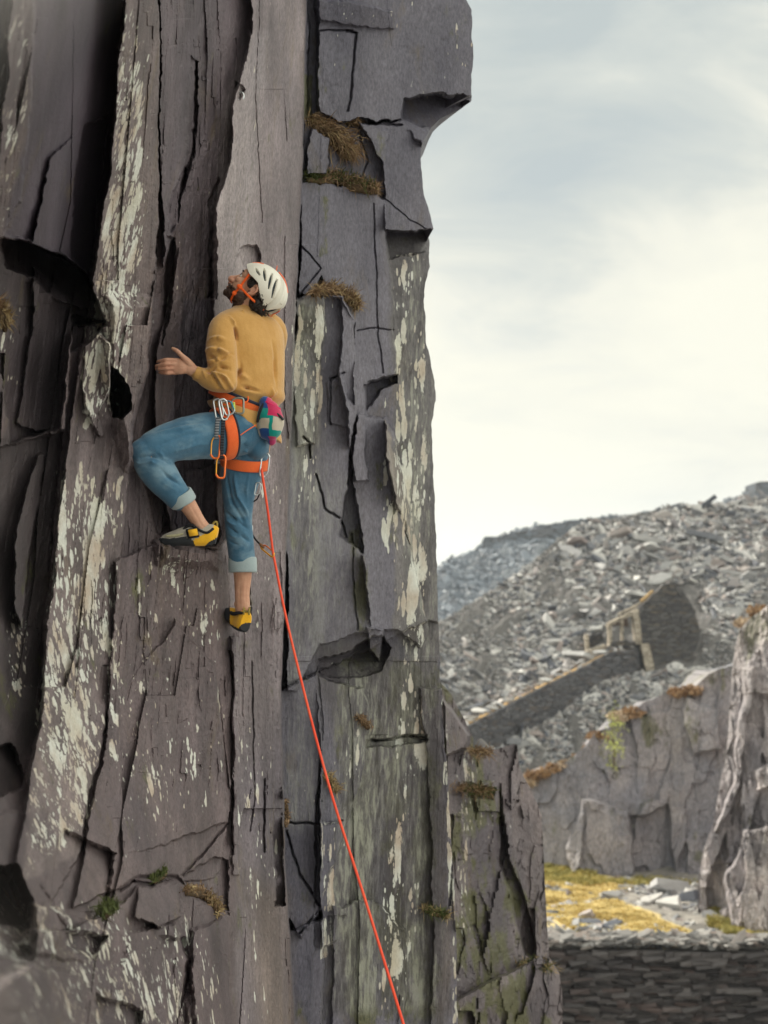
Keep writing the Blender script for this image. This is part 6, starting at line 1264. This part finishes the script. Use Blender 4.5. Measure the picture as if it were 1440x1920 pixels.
def chalk_bag():
    root = empty('chalk_bag', tuple(Q(492, 758, 6.05))); tag(root, 'patchwork chalk bag in teal, blue, pink and cream at the back of the harness', 'chalk bag')
    mb = MB(); pts = np.array([Q(499, 757, 6.04), Q(503, 768, 6.035), Q(506, 784, 6.03), Q(507, 802, 6.035), Q(508, 816, 6.045), Q(509, 824, 6.05)]); mb.tube(pts, np.array([(.030, .034), (.046, .048), (.056, .058), (.056, .056), (.044, .046), (.024, .03)]), seg=40, sub=8, up=(1, 0, 0))
    me = mb.mesh('t'); V, N = get_vn(me); V += N * (.007 * fbm(V[:, 0] * 30, V[:, 2] * 22, 3, 3))[:, None]; put_v(me, V)
    def patch(t, b):
        o = t.new('ShaderNodeTexCoord').outputs['Object']; sp = t.new('ShaderNodeSeparateXYZ'); n_ = t.new('ShaderNodeTexNoise'); t.put(n_.inputs[0], o); t.put(n_.inputs['Scale'], 14.0); t.put(sp.inputs[0], t.vmath('ADD', o, t.scale(n_.outputs[1], (.03, .03, .03))))
        x, z = sp.outputs[0], sp.outputs[2]; X0, Z0 = .015, .015
        def box(x0, x1, z0, z1):
            q = t.map(x, x0 + X0 - .001, x0 + X0 + .001); q = t.math('MULTIPLY', q, t.map(x, x1 + X0 + .001, x1 + X0 - .001)); q = t.math('MULTIPLY', q, t.map(z, z0 + Z0 - .001, z0 + Z0 + .001)); return t.math('MULTIPLY', q, t.map(z, z1 + Z0 + .001, z1 + Z0 - .001))
        c = None
        for bx_, cl in (((-.1, .030, -.03, .1), (.010, .06, .24)), ((.026, .12, -.062, .1), (.50, .025, .10)), ((-.1, -.004, -.2, -.078), (.50, .45, .36)), ((-.004, .034, -.114, -.073), (.50, .45, .36)), ((-.008, .036, -.2, -.114), (.008, .055, .22)), ((.050, .12, -.118, -.064), (.52, .47, .39)), ((.030, .06, -.2, -.146), (.42, .02, .12))):
            c = t.mix(box(*bx_), c if c is not None else (.0, .25, .215), cl)
        t.put(b.inputs['Base Color'], c); t.put(b.inputs['Normal'], t.bump(t.noise(o, 400, 3, .6), .4, .001))
    link('bag', me, [mat('patchwork fleece', (0, .3, .25), .95, .1, fn=patch, sheen=.4)], root, smooth=True)
    k = MB(); tp = ring(Q(510, 760, 6.035), (.45, -.1, .85), (1, 0, 0), .036, .032, 32); k.tube(list(tp[::2]), [.007] * 16, seg=8, sub=2, closed=True); k.build('rim', [mat('pink fleece', (.60, .035, .12), .95, .1)], root)
    k = MB(); k.tube([Q(520, 776, 5.99), Q(525, 780, 5.99), Q(530, 786, 6.0)], [.004, .005, .006], seg=8); k.build('toggle', [M_RUB], root)
    for a in ((488, 760), (493, 764)): pass
    k = MB(); k.tube([Q(483, 790, 5.99), Q(488, 770, 5.99), Q(494, 758, 6.01)], [.006, .006, .006], seg=8); k.build('strap', [M_BLK], root)
chalk_bag()
def rope():
    m = cloth_mat('orange red rope', (.90, .085, .045), (.95, .14, .07), 800, .0004, .1, .7)
    pts = [Q(478, 850, 6.2), Q(489, 876, 6.13), Q(494, 905, 6.08), Q(503, 965, 6.08), Q(511, 1030, 6.10), Q(515.5, 1055, 6.10), Q(535, 1152, 6.02), Q(562, 1265, 5.9), Q(598, 1405, 5.75), Q(630, 1517, 5.6), Q(684, 1685, 5.4), Q(757, 1922, 5.1), Q(860, 2260, 4.8)]
    pts = [np.array(p) for p in pts]; mb = MB(); mb.tube(pts, [.0055] * len(pts), seg=10, sub=10); o = mb.build('climbing_rope', [m], origin=tuple(pts[4])); tag(o, 'taut orange red rope running from the harness down the cliff', 'rope')
    # draw clipped to the wall, rope running through it
    root = empty('quickdraw', tuple(Q(470, 995, 6.35))); tag(root, 'black quickdraw with orange carabiner clipping the rope to the wall', 'quickdraw'); w_ = Q(468, 993, cliffD(468, 993) - .02); e = Q(492, 1024, 6.14)
    k = MB(); k.tube([w_, w_ * .5 + e * .5 + (0, 0, -.01), e], [.0045, .004, .0045], seg=8); k.build('sling', [M_BLK], root); k = MB(); ax = nrm(Q(515, 1043, 6.1) - e); carab(k, e + ax * .035 + (0, 0, 0), .078, .024, ax, (0, 0, 1), r=.0042, m=0, gate=1); k.build('carabiner', [M_GATEY, M_GATEO], root)
    k = MB(); k.tube([e - ax * .012, e + ax * .006], [.007, .007], seg=8); k.build('keeper', [mat('rubber keeper', (.25, .12, .06), .7)], root); h = MB(); h.box(w_ + (0, .012, 0), (.014, 0, 0), (0, .003, 0), (0, 0, .02)); h.build('hanger', [M_STEEL], root)
    # bolt higher up on the pale slab
    b = empty('bolt_hanger', tuple(Q(451, 181, cliffD(451, 181)))); tag(b, 'small steel bolt hanger high on the pale slab above the helmet', 'bolt'); c = Q(451, 181, cliffD(451, 181) - .01); k = MB(); th = np.linspace(0, 2 * math.pi, 13)[:-1]
    k.tube([c + .015 * np.array((math.cos(a), -.3, 1.3 * math.sin(a))) for a in th], [.0035] * 12, seg=7, sub=2, closed=True); k.build('ring', [M_STEEL], b); k = MB(); k.tube([c + (-.004, .012, .012), c + (-.004, -.012, .012)], [.006, .005], seg=6, capr=False); k.build('bolt', [mat('dull steel', (.2, .2, .2), .5, .5, .8)], b)
rope()


# ------------------------------------------------------------------ the air: one closed box round everything
def haze():
    m = bpy.data.materials.new('haze'); m.use_nodes = True; t = NT(m.node_tree); t.n.remove(t.n['Principled BSDF']); v = t.new('ShaderNodeVolumePrincipled')
    v.inputs['Color'].default_value = (.86, .92, 1.0, 1); v.inputs['Density'].default_value = 0.0006; v.inputs['Anisotropy'].default_value = 0.2; t.l.new(v.outputs[0], t.n['Material Output'].inputs['Volume'])
    mb = MB(); mb.box((0, 0, 33), (1500, 0, 0), (0, 1500, 0), (0, 0, 48)); o = mb.build('haze', [m], smooth=False); tag(o, 'thin summer haze in the quarry', kind='stuff')
haze()
